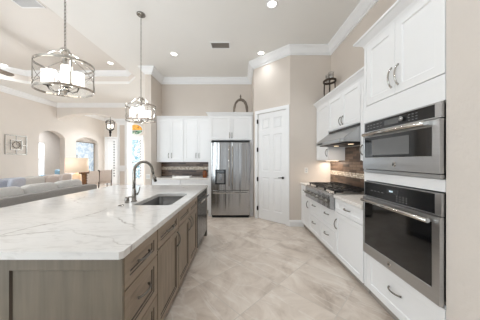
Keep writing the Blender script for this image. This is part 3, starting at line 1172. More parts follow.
box(b, G, .018, .001, .56, .10, .872)
box(b, w3 - .018, w3 - G, .001, .56, .10, .872)
box(b, .018, w3 - .018, .001, .56, .10, .118)
box(b, .018, w3 - .018, .545, .56, .118, .872)
box(b, .018, w3 - .018, .001, .018, .118, .872)
obj('body', b, M['wood_gap_shade'], sk)
boxobj('toe_kick', (G, w3 - G, .06, .075, .001, .099), M['black'], sk)
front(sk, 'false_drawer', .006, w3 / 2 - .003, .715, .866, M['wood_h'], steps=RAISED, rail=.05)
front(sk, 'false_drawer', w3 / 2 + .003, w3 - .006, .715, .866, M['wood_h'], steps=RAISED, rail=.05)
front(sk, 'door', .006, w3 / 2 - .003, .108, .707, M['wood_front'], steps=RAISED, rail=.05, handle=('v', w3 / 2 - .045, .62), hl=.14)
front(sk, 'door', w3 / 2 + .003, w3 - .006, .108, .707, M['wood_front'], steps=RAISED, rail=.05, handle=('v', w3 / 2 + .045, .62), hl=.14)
ys0 = y
y += w3
dwy = y + .02
w4_ = 3.515 - dwy
dw = thing('dishwasher', 'dark stainless dishwasher at the far end of the island', 'dishwasher', (IX, dwy, 0), IZ)
boxobj('tub', (.004, w4_ - .004, .002, .55, .10, .868), M['black'], dw)
b = BM()
box(b, .004, w4_ - .004, -.022, 0, .115, .78)
obj('door', b, M['steel_dark'], dw, bevel=.003)
boxobj('control_panel', (.004, w4_ - .004, -.022, 0, .785, .868), M['black_panel'], dw, .003)
b = BM()
tube(b, [(.04, -.06, .755), (w4_ - .04, -.06, .755)], .012, 10)
for hx in (.08, w4_ - .08):
    box(b, hx - .01, hx + .01, -.06, -.0225, .747, .763)
obj('handle', b, M['chrome'], dw)
boxobj('toe_kick', (.004, w4_ - .004, .05, .07, .001, .099), M['black'], dw)

# island end panel facing the camera, back panel and far end panel
ep = thing('island_end_panel', 'brown wood framed end panel of the island facing the camera', 'panel', (-2.25, IY0, 0), 0)
L = 2.25 + IX + .02
b = BM()
zs = [.001, .12, .81, .872]
xs = [0, .09]
n = 3
px1 = L - .104
step = .48
edges = []
xs = [px1 - 3 * step + .0, px1 - 2 * step - .055, px1 - 2 * step + 0.0, px1 - step - .055, px1 - step, px1, L]
xs = [0.0, .06] + [v for v in (px1 - 2 * step - .10, px1 - 2 * step, px1 - step - .10, px1 - step) if v > .1] + [px1, L]
cells = {(i, 1) for i in range(1, len(xs) - 1, 2)}
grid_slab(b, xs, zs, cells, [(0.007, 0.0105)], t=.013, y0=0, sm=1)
obj('panel', b, [M['wood_v'], M['wood_gap_shade']], ep)
boxobj('corner_post', (L - .010, L + .0005, -.002, .0132, .001, .872), M['wood_v'], ep)
bp = thing('island_back_panel', 'brown wood back panel of the island under the seating overhang', 'panel', (-1.95, 1.03, 0), 0)
b = BM()
grid_slab(b, [0, .08, .80, .90, 1.66, 1.74, 2.40, 2.485], [.001, .12, .78, .872], {(1, 1), (3, 1), (5, 1)}, [(0.008, .01)], t=.03, y0=0)
bmesh.ops.rotate(b, verts=b.verts[:], cent=(0, 0, 0), matrix=Matrix.Rotation(PI / 2, 3, 'Z'))
bmesh.ops.scale(b, vec=(-1, 1, 1), verts=b.verts[:])
obj('panel', b, M['wood_v'], bp)
tag(boxobj('island_far_panel', (-1.94, IX + .02, 3.520, 3.60, .001, .872), M['wood_v'], None, .002), 'brown wood far end panel of the island beyond the dishwasher', 'panel')

# island countertop with the sink cut-out
SX0, SX1, SY0, SY1 = -1.12, -.715, 2.0, 2.70
def rrect(x0, x1, y0, y1, r, n=6):
    out = []
    for cx, cy, a0 in ((x1 - r, y1 - r, 0), (x0 + r, y1 - r, PI / 2), (x0 + r, y0 + r, PI), (x1 - r, y0 + r, 3 * PI / 2)):
        for i in range(n + 1):
            a = a0 + PI / 2 * i / n
            out.append((cx + r * math.cos(a), cy + r * math.sin(a)))
    return out
b = BM()
outer = [(-.597, 3.62), (-2.33, 3.62), (-2.33, .98), (-.612, .98), (-.597, .995)]
hole = rrect(SX0, SX1, SY0, SY1, .05)
def ring_faces(z):
    vo = [b.verts.new((x, y, z)) for x, y in outer]
    vh = [b.verts.new((x, y, z)) for x, y in hole]
    es = [b.edges.new((vo[i], vo[(i + 1) % len(vo)])) for i in range(len(vo))] + [b.edges.new((vh[i], vh[(i + 1) % len(vh)])) for i in range(len(vh))]
    bmesh.ops.triangle_fill(b, use_beauty=True, use_dissolve=False, edges=es)
    return vo, vh
to, th = ring_faces(.914)
bo, bh = ring_faces(.876)
for A, B in ((to, bo), (th, bh)):
    for i in range(len(A)):
        b.faces.new((A[i], A[(i + 1) % len(A)], B[(i + 1) % len(A)], B[i]))
tag(obj('island_countertop', b, M['quartz']), 'large white veined quartz island countertop with the sink cut into it', 'countertop')

sn = thing('sink', 'undermount stainless sink with rounded corners in the island countertop', 'sink', (0, 0, 0))
b = BM()
def ringat(ins, z, r):
    return [b.verts.new((x, y, z)) for x, y in rrect(SX0 + ins, SX1 - ins, SY0 + ins, SY1 - ins, r)]
rings = [ringat(-.012, .874, .055), ringat(.004, .874, .048), ringat(.008, .69, .045), ringat(.03, .665, .035), ringat(.035, .662, .032)]
for a, c in zip(rings, rings[1:]):
    for i in range(len(a)):
        f = b.faces.new((a[i], a[(i + 1) % len(a)], c[(i + 1) % len(a)], c[i]))
        f.smooth = True
b.faces.new(rings[-1])
o = obj('basin', b, M['sink'], sn)
o.modifiers.new('thick', 'SOLIDIFY').thickness = .003
b = BM()
lathe(b, [(.05, .6635), (.05, .668), (.035, .669), (.03, .6635)], 20, ((SX0 + SX1) / 2, (SY0 + SY1) / 2, 0))
obj('drain', b, M['chrome'], sn)

fc = thing('faucet', 'tall brushed nickel gooseneck faucet behind the island sink', 'faucet', (-1.185, 2.17, .9145))
b = BM()
lathe(b, [(.03, 0), (.03, .008), (.024, .014), (.022, .12), (.017, .14), (.0165, .15), (0, .15)], 20)
obj('base', b, M['nickel'], fc)
b = BM()
dx, dy = .5, .866
R = .115
pts = [(0, 0, .15), (0, 0, .24), (0, 0, .33)]
for i in range(1, 13):
    a = PI - PI * i / 12
    q = R * (1 + math.cos(a))
    pts.append((q * dx, q * dy, .33 + R * math.sin(a) * 1.0))
pts += [(2 * R * dx + .006, 2 * R * dy + .01, .30)]
tube(b, pts, .016, 12)
obj('spout', b, M['nickel'], fc)
b = BM()
tube(b, [(2 * R * dx + .006, 2 * R * dy + .01, .30), (2 * R * dx + .014, 2 * R * dy + .024, .25), (2 * R * dx + .022, 2 * R * dy + .04, .20)], [.0145, .018, .019], 12)
obj('spray_head', b, M['nickel'], fc)
b = BM()
tube(b, [(.02, 0, .085), (.04, 0, .085)], .012, 10)
tube(b, [(.04, 0, .085), (.055, .0, .12), (.066, .0, .165)], [.009, .007, .006], 8)
obj('lever', b, M['nickel'], fc)
sd = thing('soap_dispenser', 'short nickel soap dispenser cap beside the faucet on the island', 'soap dispenser', (-1.235, 2.12, .9145))
b = BM()
lathe(b, [(.022, 0), (.022, .03), (.018, .05), (.018, .06), (0, .062)], 16)
obj('body', b, M['nickel'], sd)
b = BM()
tube(b, [(0, 0, .055), (.03, .01, .06), (.07, .03, .056)], [.008, .008, .006], 8)
obj('nozzle', b, M['nickel'], sd)
b = BM()
lathe(b, [(.026, 0), (.026, .006), (.018, .010), (0, .011)], 18)
tag(obj('air_switch', b, M['nickel'], loc=(-1.215, 1.98, .9145)), 'flat round nickel button set in the island top near the faucet', 'button')

# ------------------------------------------------------------------ back wall: fridge, cabinets, counter
fy = 4.62
fx0, fx1 = -.690, .235
fr = thing('refrigerator', 'stainless french-door refrigerator with water dispenser against the back wall', 'refrigerator', (fx0, fy, 0))
fw = fx1 - fx0
boxobj('cabinet', (.008, fw - .008, .075, .80, .02, 1.79), M['steel_dark'], fr)
boxobj('kick_grille', (.02, fw - .02, .03, .075, .005, .06), M['black'], fr)
mid = fw * .51
b = BM()
for a0, a1, z0, z1, nm in ((0, mid - .003, .66, 1.80, 'door'), (mid + .003, fw, .66, 1.80, 'door'), (0, fw, .065, .648, 'freezer_drawer')):
    b = BM()
    n = 10
    poly = [(a0, .07)] + [(a0 + (a1 - a0) * i / n, .012 * (1 - math.sin(PI * (.12 + .76 * i / n)))) for i in range(n + 1)] + [(a1, .07)]
    prism(b, poly, z0, z1)
    o = obj(nm, b, M['steel_fridge'], fr, bevel=.003)
    b = BM()
    if nm == 'door':
        hx = a1 - .035 if a0 == 0 else a0 + .035
        tube(b, [(hx, -.05, .76), (hx, -.05, 1.70)], .012, 10)
        for hz in (.80, 1.66):
            tube(b, [(hx, -.05, hz), (hx, .004, hz)], .009, 8)
    else:
        tube(b, [(.06, -.05, .60), (fw - .06, -.05, .60)], .012, 10)
        for hx in (.1, fw - .1):
            tube(b, [(hx, -.05, .60), (hx, .004, .60)], .009, 8)
    obj('handle', b, M['chrome'], o)
    if nm == 'door' and a0 == 0:
        dp = boxobj('dispenser', (.10, .35, -.008, .004, .80, 1.15), M['black_panel'], o, .003)
        boxobj('dispenser_recess', (.135, .315, -.0105, -.0085, .83, 1.06), simple('grey_dispenser_well', (128, 127, 126), .35), o)
        boxobj('dispenser_panel', (.135, .315, -.0105, -.0085, 1.08, 1.13), M['steel_dark'], o)
        boxobj('paddle', (.19, .26, -.022, -.011, .90, 1.05), M['steel'], o)
boxobj('hinge_cover', (.004, fw - .004, .02, .20, 1.802, 1.826), M['black'], fr)

uy = 4.75
fu0, fu1 = -.775, .322
fs = thing('fridge_cabinet', 'white two-door cabinet above the refrigerator with tall side panels', 'cabinet', (fu0, uy, 0))
uw = fu1 - fu0
fd = YB - .003 - uy
boxobj('body', (G, uw - G, 0.001, fd, 1.86, 2.485), M['cab'], fs)
boxobj('side_panel', (G, .075, 0.0, fd, .001, 1.859), M['cab'], fs)
boxobj('side_panel', (uw - .075, uw - G, 0.0, fd, .001, 1.859), M['cab'], fs)
front(fs, 'door', .03, uw / 2 - .002, 1.87, 2.46, M['cab'], handle=('v', uw / 2 - .03, 1.98), rail=.06)
front(fs, 'door', uw / 2 + .002, uw - .03, 1.87, 2.46, M['cab'], handle=('v', uw / 2 + .03, 1.98), rail=.06)
cab_crown(fs, uw, 2.485, fd, True, False, h=.055, out=.05, ret=.42)

by = 5.26
bw0, bw1 = -2.256, -.778
cwid = (bw1 - bw0) / 2
for k, lab in enumerate(('white two-door wall cabinet on the back wall, left one beside the partition', 'white two-door wall cabinet on the back wall, right one beside the fridge cabinet')):
    r = thing('wall_cabinet', lab, 'cabinet', (bw0 + k * cwid, by, 0))
    dd = YB - .003 - by
    boxobj('body', (G, cwid - G, .001, dd, 1.36, 2.50), M['cab'], r)
    front(r, 'door', .006, cwid / 2 - .002, 1.366, 2.475, M['cab'], handle=('v', cwid / 2 - .04, 1.50), rail=.06)
    front(r, 'door', cwid / 2 + .002, cwid - .006, 1.366, 2.475, M['cab'], handle=('v', cwid / 2 + .04, 1.50), rail=.06)
    cab_crown(r, cwid, 2.50, dd, False, False, h=.065, out=.05)
    boxobj('light_rail', (.004, cwid - .004, -.015, 0, 1.325, 1.36), M['cab'], r)
for k, lab in enumerate(('white base cabinet under the back counter, left one beside the partition', 'white base cabinet under the back counter, right one beside the refrigerator')):
    r = thing('base_cabinet', lab, 'cabinet', (bw0 + k * cwid, 4.97, 0))
    boxobj('body', (G, cwid - G, .001, .60, .10, .872), M['cab'], r)
    boxobj('toe_kick', (G, cwid - G, .05, .07, .001, .099), M['toe'], r)
    front(r, 'drawer', .006, cwid - .006, .70, .866, M['cab'], rail=.05)
    front(r, 'door', .006, cwid / 2 - .002, .106, .694, M['cab'], handle=('v', cwid / 2 - .04, .58), rail=.06)
    front(r, 'door', cwid / 2 + .002, cwid - .006, .106, .694, M['cab'], handle=('v', cwid / 2 + .04, .58), rail=.06)
tag(boxobj('back_countertop', (bw0, bw1 - .002, 4.935, YB - .003, .876, .914), M['counter'], None, .003), 'pale countertop along the back wall left of the refrigerator', 'countertop')
bs = thing('backsplash', 'brown tile backsplash with pale mosaic band under the back wall cabinets', 'backsplash', (bw0 + .002, YB - .003, 0))
sw = bw1 - bw0 - .004
b = BM()
box(b, 0, sw, -.012, 0, .916, 1.10)
box(b, 0, sw, -.012, 0, 1.19, 1.358)
obj('stone_tiles', b, M['splash'], bs)
boxobj('mosaic_band', (0, sw, -.014, 0, 1.101, 1.189), M['mosaic'], bs)

jar = thing('amber_jar', 'small amber brown jar on the back counter next to the refrigerator', 'jar', (-.93, 5.12, .9145))
b = BM()
lathe(b, [(.05, 0), (.058, .02), (.06, .13), (.05, .16), (.035, .175), (.035, .19), (0, .19)], 18)
obj('body', b, M['amberjar'], jar)
b = BM()
lathe(b, [(.04, .19), (.04, .215), (0, .217)], 16)
obj('lid', b, M['darkwood'], jar)
tr = thing('serving_tray', 'flat white tray on the back counter below the wall cabinets', 'tray', (-1.55, 5.2, .9145))
b = BM()
grid_slab(b, [-.22, -.20, .20, .22], [-.13, -.11, .11, .13], {(1, 1)}, [(0.005, .02)], t=.03, y0=-.03)
bmesh.ops.rotate(b, verts=b.verts[:], cent=(0, 0, 0), matrix=Matrix.Rotation(-PI / 2, 3, 'X'))
obj('dish', b, M['ceramic'], tr)
for sx in (-1, 1):
    b = BM()
    tube(b, [(sx * .215, -.05, .03), (sx * .25, -.04, .045), (sx * .25, .04, .045), (sx * .215, .05, .03)], .006, 8)
    obj('handle', b, M['ceramic'], tr)

# decorative twig arch and ball on the fridge cabinet
wz = 2.498
ar = thing('twig_arch', 'grey twisted arch ornament with a pointed top standing on the fridge cabinet', 'ornament', (0.015, 4.92, wz))
b = BM()
for k in range(4):
    pts = []
    for i in range(29):
        t = i / 28
        a = PI * t
        x = -.165 * math.cos(a)
        z = .41 * math.sin(a) ** .6 if 0 < t < 1 else 0
        o = .017
        ph = k * PI / 2 + t * 14
        pts.append((x + o * math.cos(ph), o * math.sin(ph), max(.012, z + o * math.cos(ph + 1))))
    tube(b, pts, .016, 6)
obj('twisted_loop', b, M['twig'], ar)
b = BM()
lathe(b, [(.025, .41), (.03, .435), (.014, .46), (.024, .49), (.01, .53), (0, .55)], 12)
obj('finial', b, M['twig'], ar)
b = BM()
lathe(b, [(.0, 0)] + [(.042 * math.sin(PI * i / 12), .042 - .042 * math.cos(PI * i / 12)) for i in range(1, 12)] + [(0, .084)], 18)
tag(obj('white_ball', b, M['ceramic'], loc=(-.12, 4.83, wz)), 'small shiny white ball at the foot of the arch ornament', 'ornament')

# candle stand on the right wall cabinets
cs = thing('candle_stand', 'dark metal candle stand with clear glass cups on the right wall cabinets', 'candle holder', (1.70, 3.68, 2.5355))
b = BM()
for a in range(6):
    an = a * PI / 3
    tube(b, [(.10 * math.cos(an), .12 * math.sin(an), 0), (.105 * math.cos(an), .125 * math.sin(an), .15), (.10 * math.cos(an), .12 * math.sin(an), .34)], .009, 6)
obj('upright_bars', b, M['wicker'], cs)
for z in (.01, .325, .345):
    b = BM()
    tube(b, [(.105 * math.cos(2 * PI * i / 24), .125 * math.sin(2 * PI * i / 24), z) for i in range(24)], .011, 6, closed=True)
    obj('hoop', b, M['wicker'], cs)
for yy in (-.06, .06):
    b = BM()
    lathe(b, [(.03, .345), (.047, .36), (.05, .48), (.046, .48), (.043, .365), (0, .35)], 16, (0, yy, 0))
    g = obj('glass_cup', b, M['cupglass'], cs)
    b = BM()
    lathe(b, [(.028, .352), (.028, .41), (0, .412)], 14, (0, yy, 0))
    obj('candle', b, M['ceramic'], g)

# wall plates
wp = thing('wall_outlet', 'white outlet plate on the beige wall above the right counter corner', 'outlet', (1.375, YP - .0005, 1.165))
b = BM()
box(b, -.036, .036, -.006, 0, -.058, .058)
obj('plate', b, M['plastic'], wp, bevel=.002)
for dz in (-.022, .022):
    boxobj('socket', (-.016, .016, -.0085, -.0062, dz - .014, dz + .014), M['cab_in'], wp)
wp = thing('light_switch', 'white switch plate on the end of the partition wall', 'switch', (-2.335, 4.9295, .96))
b = BM()
box(b, -.05, .05, -.006, 0, -.06, .06)
obj('plate', b, M['plastic'], wp, bevel=.002)
for dx_ in (-.022, .022):
    boxobj('rocker', (dx_ - .014, dx_ + .014, -.0095, -.0062, -.034, .034), M['cab_in'], wp)

# ------------------------------------------------------------------ ceiling fittings
def recessed(x, y, z, label, energy):
    r = thing('recessed_light', label, 'ceiling light', (x, y, z), 0, 'recessed ceiling lights')
    b = BM()
    lathe(b, [(.062, -.001), (.066, -.008), (.085, -.006), (.088, -.001)], 24, cap=False)
    obj('trim_ring', b, M['trim'], r)
    b = BM()
    lathe(b, [(.0, -.004), (.0615, -.004), (.0615, -.0015), (0, -.0015)], 24, cap=False)
    obj('lens', b, M['lamp_glow'], r)
    if energy:
        d = bpy.data.lights.new('can_light', 'AREA')
        d.shape = 'DISK'
        d.size = .11
        d.energy = energy
        d.color = (.905, .955, 1.0)
        d.spread = 2.1
        o = bpy.data.objects.new('can_light', d)
        C.objects.link(o)
        o.location = (x, y, z - .012)
CAN = 8
LIV = 44
TRAY = 1.2
recessed(.48, 2.91, CE, 'round recessed light in the kitchen ceiling nearest the camera', CAN)
recessed(.46, 4.24, CE, 'round recessed light in the kitchen ceiling near the pantry wall', 2.5)
recessed(-1.456, 4.28, CE, 'round recessed light in the kitchen ceiling left of the air vent', CAN)
recessed(-3.62, 5.42, TR, 'round recessed light in the tray ceiling right of the near pendant', TRAY)
recessed(-6.72, 5.53, TR, 'round recessed light in the tray ceiling above the fan blade', TRAY)
recessed(.48, .6, CE, 'added unseen recessed light in the kitchen ceiling behind the camera view', CAN)  # this can and the next three are out of view, added to light the room
recessed(-1.456, .2, CE, 'added unseen recessed light in the ceiling over the near end of the island', CAN)
recessed(-6.72, 1.6, TR, 'added unseen recessed light in the tray ceiling left of the camera view', TRAY)
recessed(-3.62, 1.2, TR, 'added unseen recessed light in the tray ceiling at its near right corner', TRAY)
recessed(-6.2, 9.4, CE, 'added unseen recessed light in the foyer ceiling beyond the arched header', LIV)  # both foyer cans are unseen, added to brighten the foyer
recessed(-4.0, 9.4, CE, 'added unseen recessed light in the foyer ceiling near the front door', LIV)
recessed(-9.0, 9.2, CE, 'added unseen recessed light in the side room beyond the arched opening', 90)  # unseen can added to lift the dark side room

def vent(name, label, x, y, z, sx, sy, m=None):
    r = thing(name, label, 'vent', (x, y, z))
    b = BM()
    for a in ((-sx, sx, -sy, -sy + .02), (-sx, sx, sy - .02, sy), (-sx, -sx + .02, -sy + .02, sy - .02), (sx - .02, sx, -sy + .02, sy - .02)):
        box(b, *a, -.012, -.0008)
    obj('frame', b, M['trim'], r)
    boxobj('duct_opening', (-sx + .02, sx - .02, -sy + .02, sy - .02, -.003, -.001), M['toe' if m is None else m], r)
    n = max(4, int(sy * 2 / .025))
    b = BM()
    for i in range(n):
        yy = -sy + .025 + (2 * sy - .05) * i / (n - 1)
        vs = box(b, -sx + .021, sx - .021, yy - .008, yy + .008, -.0095, -.0075)
        bmesh.ops.rotate(b, verts=vs, cent=(0, yy, -.0085), matrix=Matrix.Rotation(.35, 3, 'X'))
    obj('louvre', b, M['toe' if m is None else 'trim'], r)
vent('ceiling_vent', 'grey louvred air vent in the kitchen ceiling between recessed lights', -.40, 3.95, CE, .20, .11)
vent('ceiling_vent', 'white louvred air vent in the living room tray ceiling at the top', -3.66, 3.30, TR, .21, .15, 'cab_in')

# pendants over the island
def pendant(label, x, y):
    r = thing('pendant_lantern', label, 'pendant light', (x, y, CE), 0, 'pendants over the island')
    zt, zb, R = 2.24 - CE, 2.01 - CE, .228
    OV = .78
    b = BM()
    lathe(b, [(.065, -.001), (.065, -.018), (.05, -.03), (.012, -.034), (.012, -.05), (0, -.05)], 20)
    obj('canopy', b, M['nickel'], r)
    b = BM()
    L0, L1 = -.05, zt + .15
    nlink = int((L0 - L1) / .032)
    for i in range(nlink):
        zc = L0 - (i + .5) * (L0 - L1) / nlink
        q = i % 2
        pts = []
        for k in range(10):
            a = 2 * PI * k / 10
            h = .0075 * math.cos(a)
            pts.append((h if q else 0, 0 if q else h, zc + .019 * math.sin(a)))
        tube(b, pts, .0026, 5, closed=True)
    obj('chain', b, M['nickel'], r)
    b = BM()
    lathe(b, [(.006, zt + .15), (.03, zt + .145), (.045, zt + .11), (.02, zt + .10), (.016, zt + .06), (.012, zb + .02), (.03, zb + .015), (.03, zb - .01), (.012, zb - .02), (.014, zb - .035), (0, zb - .045)], 16)
    obj('stem', b, M['chrome'], r)
    for nm, z in (('top_band', zt), ('bottom_band', zb)):
        b = BM()
        prof = [(R, z - .009), (R + .006, z - .009), (R + .006, z + .009), (R, z + .009), (R, z - .009)]
        lathe(b, prof, 48, cap=False, smooth=False)
        obj(nm, b, M['chrome'], r)
    for k in range(4):
        a = PI / 4 + k * PI / 2
        cx, sx = math.cos(a), math.sin(a)
        b = BM()
        box(b, -.006, .006, -.004, .004, zb + .009, zt - .009)
        bmesh.ops.rotate(b, verts=b.verts[:], cent=(0, 0, 0), matrix=Matrix.Rotation(a + PI / 2, 3, 'Z'))
        bmesh.ops.translate(b, verts=b.verts[:], vec=((R + .003) * cx, (R + .003) * sx, 0))
        obj('upright', b, M['chrome'], r)
        b = BM()
        tube(b, [(cx * R, sx * R, zt), (cx * R * .72, sx * R * .72, zt + .035), (cx * R * .42, sx * R * .42, zt + .10), (cx * .03, sx * .03, zt + .125)], .005, 6)
        obj('top_arm', b, M['chrome'], r)
        b = BM()
        for sgn in (1, -1):
            pts = []
            for i in range(13):
                t = i / 12
                an = a + PI / 2 * t
                zz = (zb + .009) + (zt - zb - .018) * (t if sgn > 0 else 1 - t)
                pts.append(((R + .003) * math.cos(an), (R + .003) * math.sin(an), zz))
            tube(b, pts, .0024, 5)
        obj('cross_wire', b, M['nickel'], r)
    for k in range(3):
        cx, sx = ((-1.0, -.42), (0.05, .10), (.95, .18))[k]
        ht = .225 if k == 1 else .16
        b = BM()
        tube(b, [(cx * .02, sx * .02, zb), (cx * .06, sx * .06, zb - .018), (cx * .10, sx * .10, zb - .006), (cx * .115, sx * .115, zb + .03)], .006, 8)
        lathe(b, [(.014, zb + .028), (.034, zb + .034), (.034, zb + .04), (0, zb + .04)], 14, (cx * .115, sx * .115, 0))
        obj('arm', b, M['nickel'], r)
        b = BM()
        lathe(b, [(.036, zb + .041), (.040, zb + .045), (.040, zb + ht), (.036, zb + ht + .003), (0, zb + ht + .003)], 20, (cx * .115, sx * .115, 0))
        obj('candle_shade', b, M['candle_glow'], r)
    b = BM()
    lathe(b, [(R - .004, zb + .004), (R - .004, zt - .004)], 48, cap=False)
    obj('glass_drum', b, M['glass'], r)
    for ch in r.children:
        if ch.name.split('.')[0] in ('top_band', 'bottom_band', 'upright', 'top_arm', 'cross_wire', 'glass_drum'):
            for v in ch.data.vertices:
                v.co.y *= OV
    return r
def pendant_bulb(x, y):
    d = bpy.data.lights.new('pendant_bulbs', 'POINT')
    d.energy = 34
    d.color = (.905, .955, 1.0)
    d.shadow_soft_size = .06
    o = bpy.data.objects.new('pendant_bulbs', d)
    C.objects.link(o)
    o.location = (x, y, 2.245)
pendant_bulb(-1.587, 1.76)
pendant_bulb(-1.587, 3.11)
pend = pendant('nickel drum lantern pendant hanging over the near half of the island', -1.587, 1.76)
dup(pend, (-1.587, 3.11, CE), 0.0, 'nickel drum lantern pendant hanging over the sink half of the island')

# ceiling fan in the tray, one blade in view
fan = thing('ceiling_fan', 'ceiling fan with a grey-brown wooden blade below the tray ceiling', 'ceiling fan', (-4.95, 3.55, TR))
zf = 3.19 - TR
b = BM()
lathe(b, [(.08, -.001), (.08, -.03), (.03, -.06), (.015, -.065), (.015, zf + .16), (.05, zf + .15), (.12, zf + .10), (.13, zf), (.09, zf - .05), (0, zf - .06)], 24)
obj('motor', b, M['nickel'], fan)
b = BM()
lathe(b, [(.10, zf - .055), (.13, zf - .08), (.11, zf - .13), (.05, zf - .155), (0, zf - .16)], 24)
obj('added_light_bowl', b, M['lamp_glow'], fan)  # glowing bowl added to carry the fill lamp below the fan
fl = bpy.data.lights.new('added_fan_fill', 'POINT')  # out-of-view fill lamp, added to brighten the left wall and living room
fl.energy = 62
fl.color = (.93, .96, 1.0)
fl.shadow_soft_size = .1
fo = bpy.data.objects.new('added_fan_fill', fl)
C.objects.link(fo)
fo.location = (-4.95, 3.55, 2.90)
for k in range(3):
    a = PI / 2 + k * 2 * PI / 3 - .02
    b = BM()
    prism(b, [(.16, -.045), (.30, -.065), (.62, -.07), (.665, -.04), (.67, 0), (.665, .04), (.62, .07), (.30, .065), (.16, .045)], -.006, .006)
    bmesh.ops.rotate(b, verts=b.verts[:], cent=(0, 0, 0), matrix=Matrix.Rotation(-.25, 3, 'X'))
    bmesh.ops.translate(b, verts=b.verts[:], vec=(0, 0, zf + .02))
    bmesh.ops.rotate(b, verts=b.verts[:], cent=(0, 0, 0), matrix=Matrix.Rotation(a, 3, 'Z'))
    bl = obj('blade', b, M['fan'], fan)
    b = BM()
    box(b, .10, .22, -.02, .02, zf + .028, zf + .036)
    bmesh.ops.rotate(b, verts=b.verts[:], cent=(0, 0, 0), matrix=Matrix.Rotation(a, 3, 'Z'))
    obj('bracket', b, M['nickel'], bl)

# ------------------------------------------------------------------ living room
def sofa(label, loc, rz, n, cw, group=None, cush=('cush',)):
    """length along local x, back towards local -y (at y 0), seat to +y"""
    L = n * cw + .30
    r = thing('sofa', label, 'sofa', loc, rz, group)
    b = BM()
    soft_box(b, L / 2, .46, .24, L - .02, .90, .30, .12)
    obj('base', b, M['sofa'], r)
    b = BM()
    soft_box(b, L / 2, .09, .46, L, .18, .72, .13)
    obj('back', b, M['sofa'], r)
    for ax in (.085, L - .085):
        b = BM()
        soft_box(b, ax, .52, .36, .17, .84, .54, .16)
        obj('arm', b, M['sofa'], r)
    for i in range(n):
        b = BM()
        soft_box(b, .15 + (i + .5) * cw, .60, .44, cw - .01, .66, .17, .25)
        obj('seat_cushion', b, M['cush'], r)
        b = BM()
        soft_box(b, .15 + (i + .5) * cw, .285, .70 if loc[0] > -5 else .655, cw - .015, .24, .50 if loc[0] > -5 else .44, .42)
        bmesh.ops.rotate(b, verts=b.verts[:], cent=(0, .28, .5), matrix=Matrix.Rotation(-.12, 3, 'X'))
        obj('back_cushion', b, M[cush[i % len(cush)]], r)
    for fx_ in (.08, L - .08):
        for fy_ in (.1, .85):
            b = BM()
            lathe(b, [(.025, 0.001), (.03, .09), (0, .09)], 10, (fx_, fy_, 0))
            obj('foot', b, M['darkwood'], r)
    return r
# near sofa turns its back to the kitchen: local +y -> world -X
sofa('light grey sofa with its back towards the kitchen island', (-3.42, 1.95, 0), PI / 2, 4, .605)
# far sofa against the left wall: local +y -> world +X
sofa('pale sofa on the far side of the living room, facing the kitchen', (-6.75, 7.15, 0), -PI / 2, 3, .66, cush=('cush_pink', 'cush', 'cush_blue'))
def pillow(label, loc, rz, m, s=.38):
    b = BM()
    soft_box(b, 0, 0, s / 2, s, .15, s, .55)
    o = obj('throw_pillow', b, M[m], loc=loc, rz=rz)
    o.rotation_euler = (-.2, 0, rz)
    return tag(o, label, 'pillow')
pillow('pinkish beige throw pillow at the right end of the far sofa', (-6.14, 6.78, .53), -PI / 2, 'cush_pink')
pillow('blue-grey throw pillow at the left end of the far sofa', (-6.14, 5.30, .53), -PI / 2, 'cush_blue')

et = thing('end_table', 'dark wood end table under the lit lamp beside the sofa', 'table', (-4.37, 5.20, 0))
boxobj('tabletop', (-.28, .28, -.26, .26, .56, .60), M['darkwood'], et, .004)
for sx in (-1, 1):
    for sy in (-1, 1):
        boxobj('leg', (sx * .25 - .022, sx * .25 + .022, sy * .23 - .022, sy * .23 + .022, .001, .559), M['darkwood'], et)
lp = thing('table_lamp', 'table lamp with glowing cream drum shade beyond the sofa', 'lamp', (-4.37, 5.20, .601))
b = BM()
lathe(b, [(.10, 0), (.105, .02), (.10, .20), (.095, .38), (.03, .42), (.012, .45), (.012, .50), (0, .50)], 24)
obj('base', b, M['base_glow'], lp)
b = BM()
lathe(b, [(.246, .455), (.25, .455), (.242, .83), (.238, .83), (.246, .455)], 36, cap=False)
obj('lamp_shade', b, M['shade_glow'], lp)
b = BM()
tube(b, [(0, 0, .50), (0, 0, .87)], .006, 8)
lathe(b, [(0, .87), (.014, .88), (.012, .90), (0, .91)], 10)
tube(b, [(-.236, 0, .82), (.236, 0, .82)], .004, 6)
obj('finial_rod', b, M['nickel'], lp)
pd = bpy.data.lights.new('lamp_bulb', 'POINT')
pd.energy = 2.5
pd.color = (1, .82, .6)
pd.shadow_soft_size = .05
po = bpy.data.objects.new('lamp_bulb', pd)
C.objects.link(po)
po.location = (-4.37, 5.20, .601 + .66)

# carved pedestal and chairs
pe = thing('carved_pedestal', 'brown carved wooden pedestal between the lamp and the cream chairs', 'pedestal', (-5.22, 6.5, 0))
b = BM()
box(b, -.11, .11, -.11, .11, .001, .10)
obj('plinth', b, M['carved'], pe)
b = BM()
pr = [(.09, .10)]
for i in range(9):
    z = .14 + i * .085
    pr += [(.07, z), (.092, z + .03), (.07, z + .06)]
pr += [(.08, .92), (0, .92)]
lathe(b, pr, 18)
obj('turned_shaft', b, M['carved'], pe)
boxobj('top', (-.10, .10, -.10, .10, .922, 1.03), M['carved'], pe, .006)

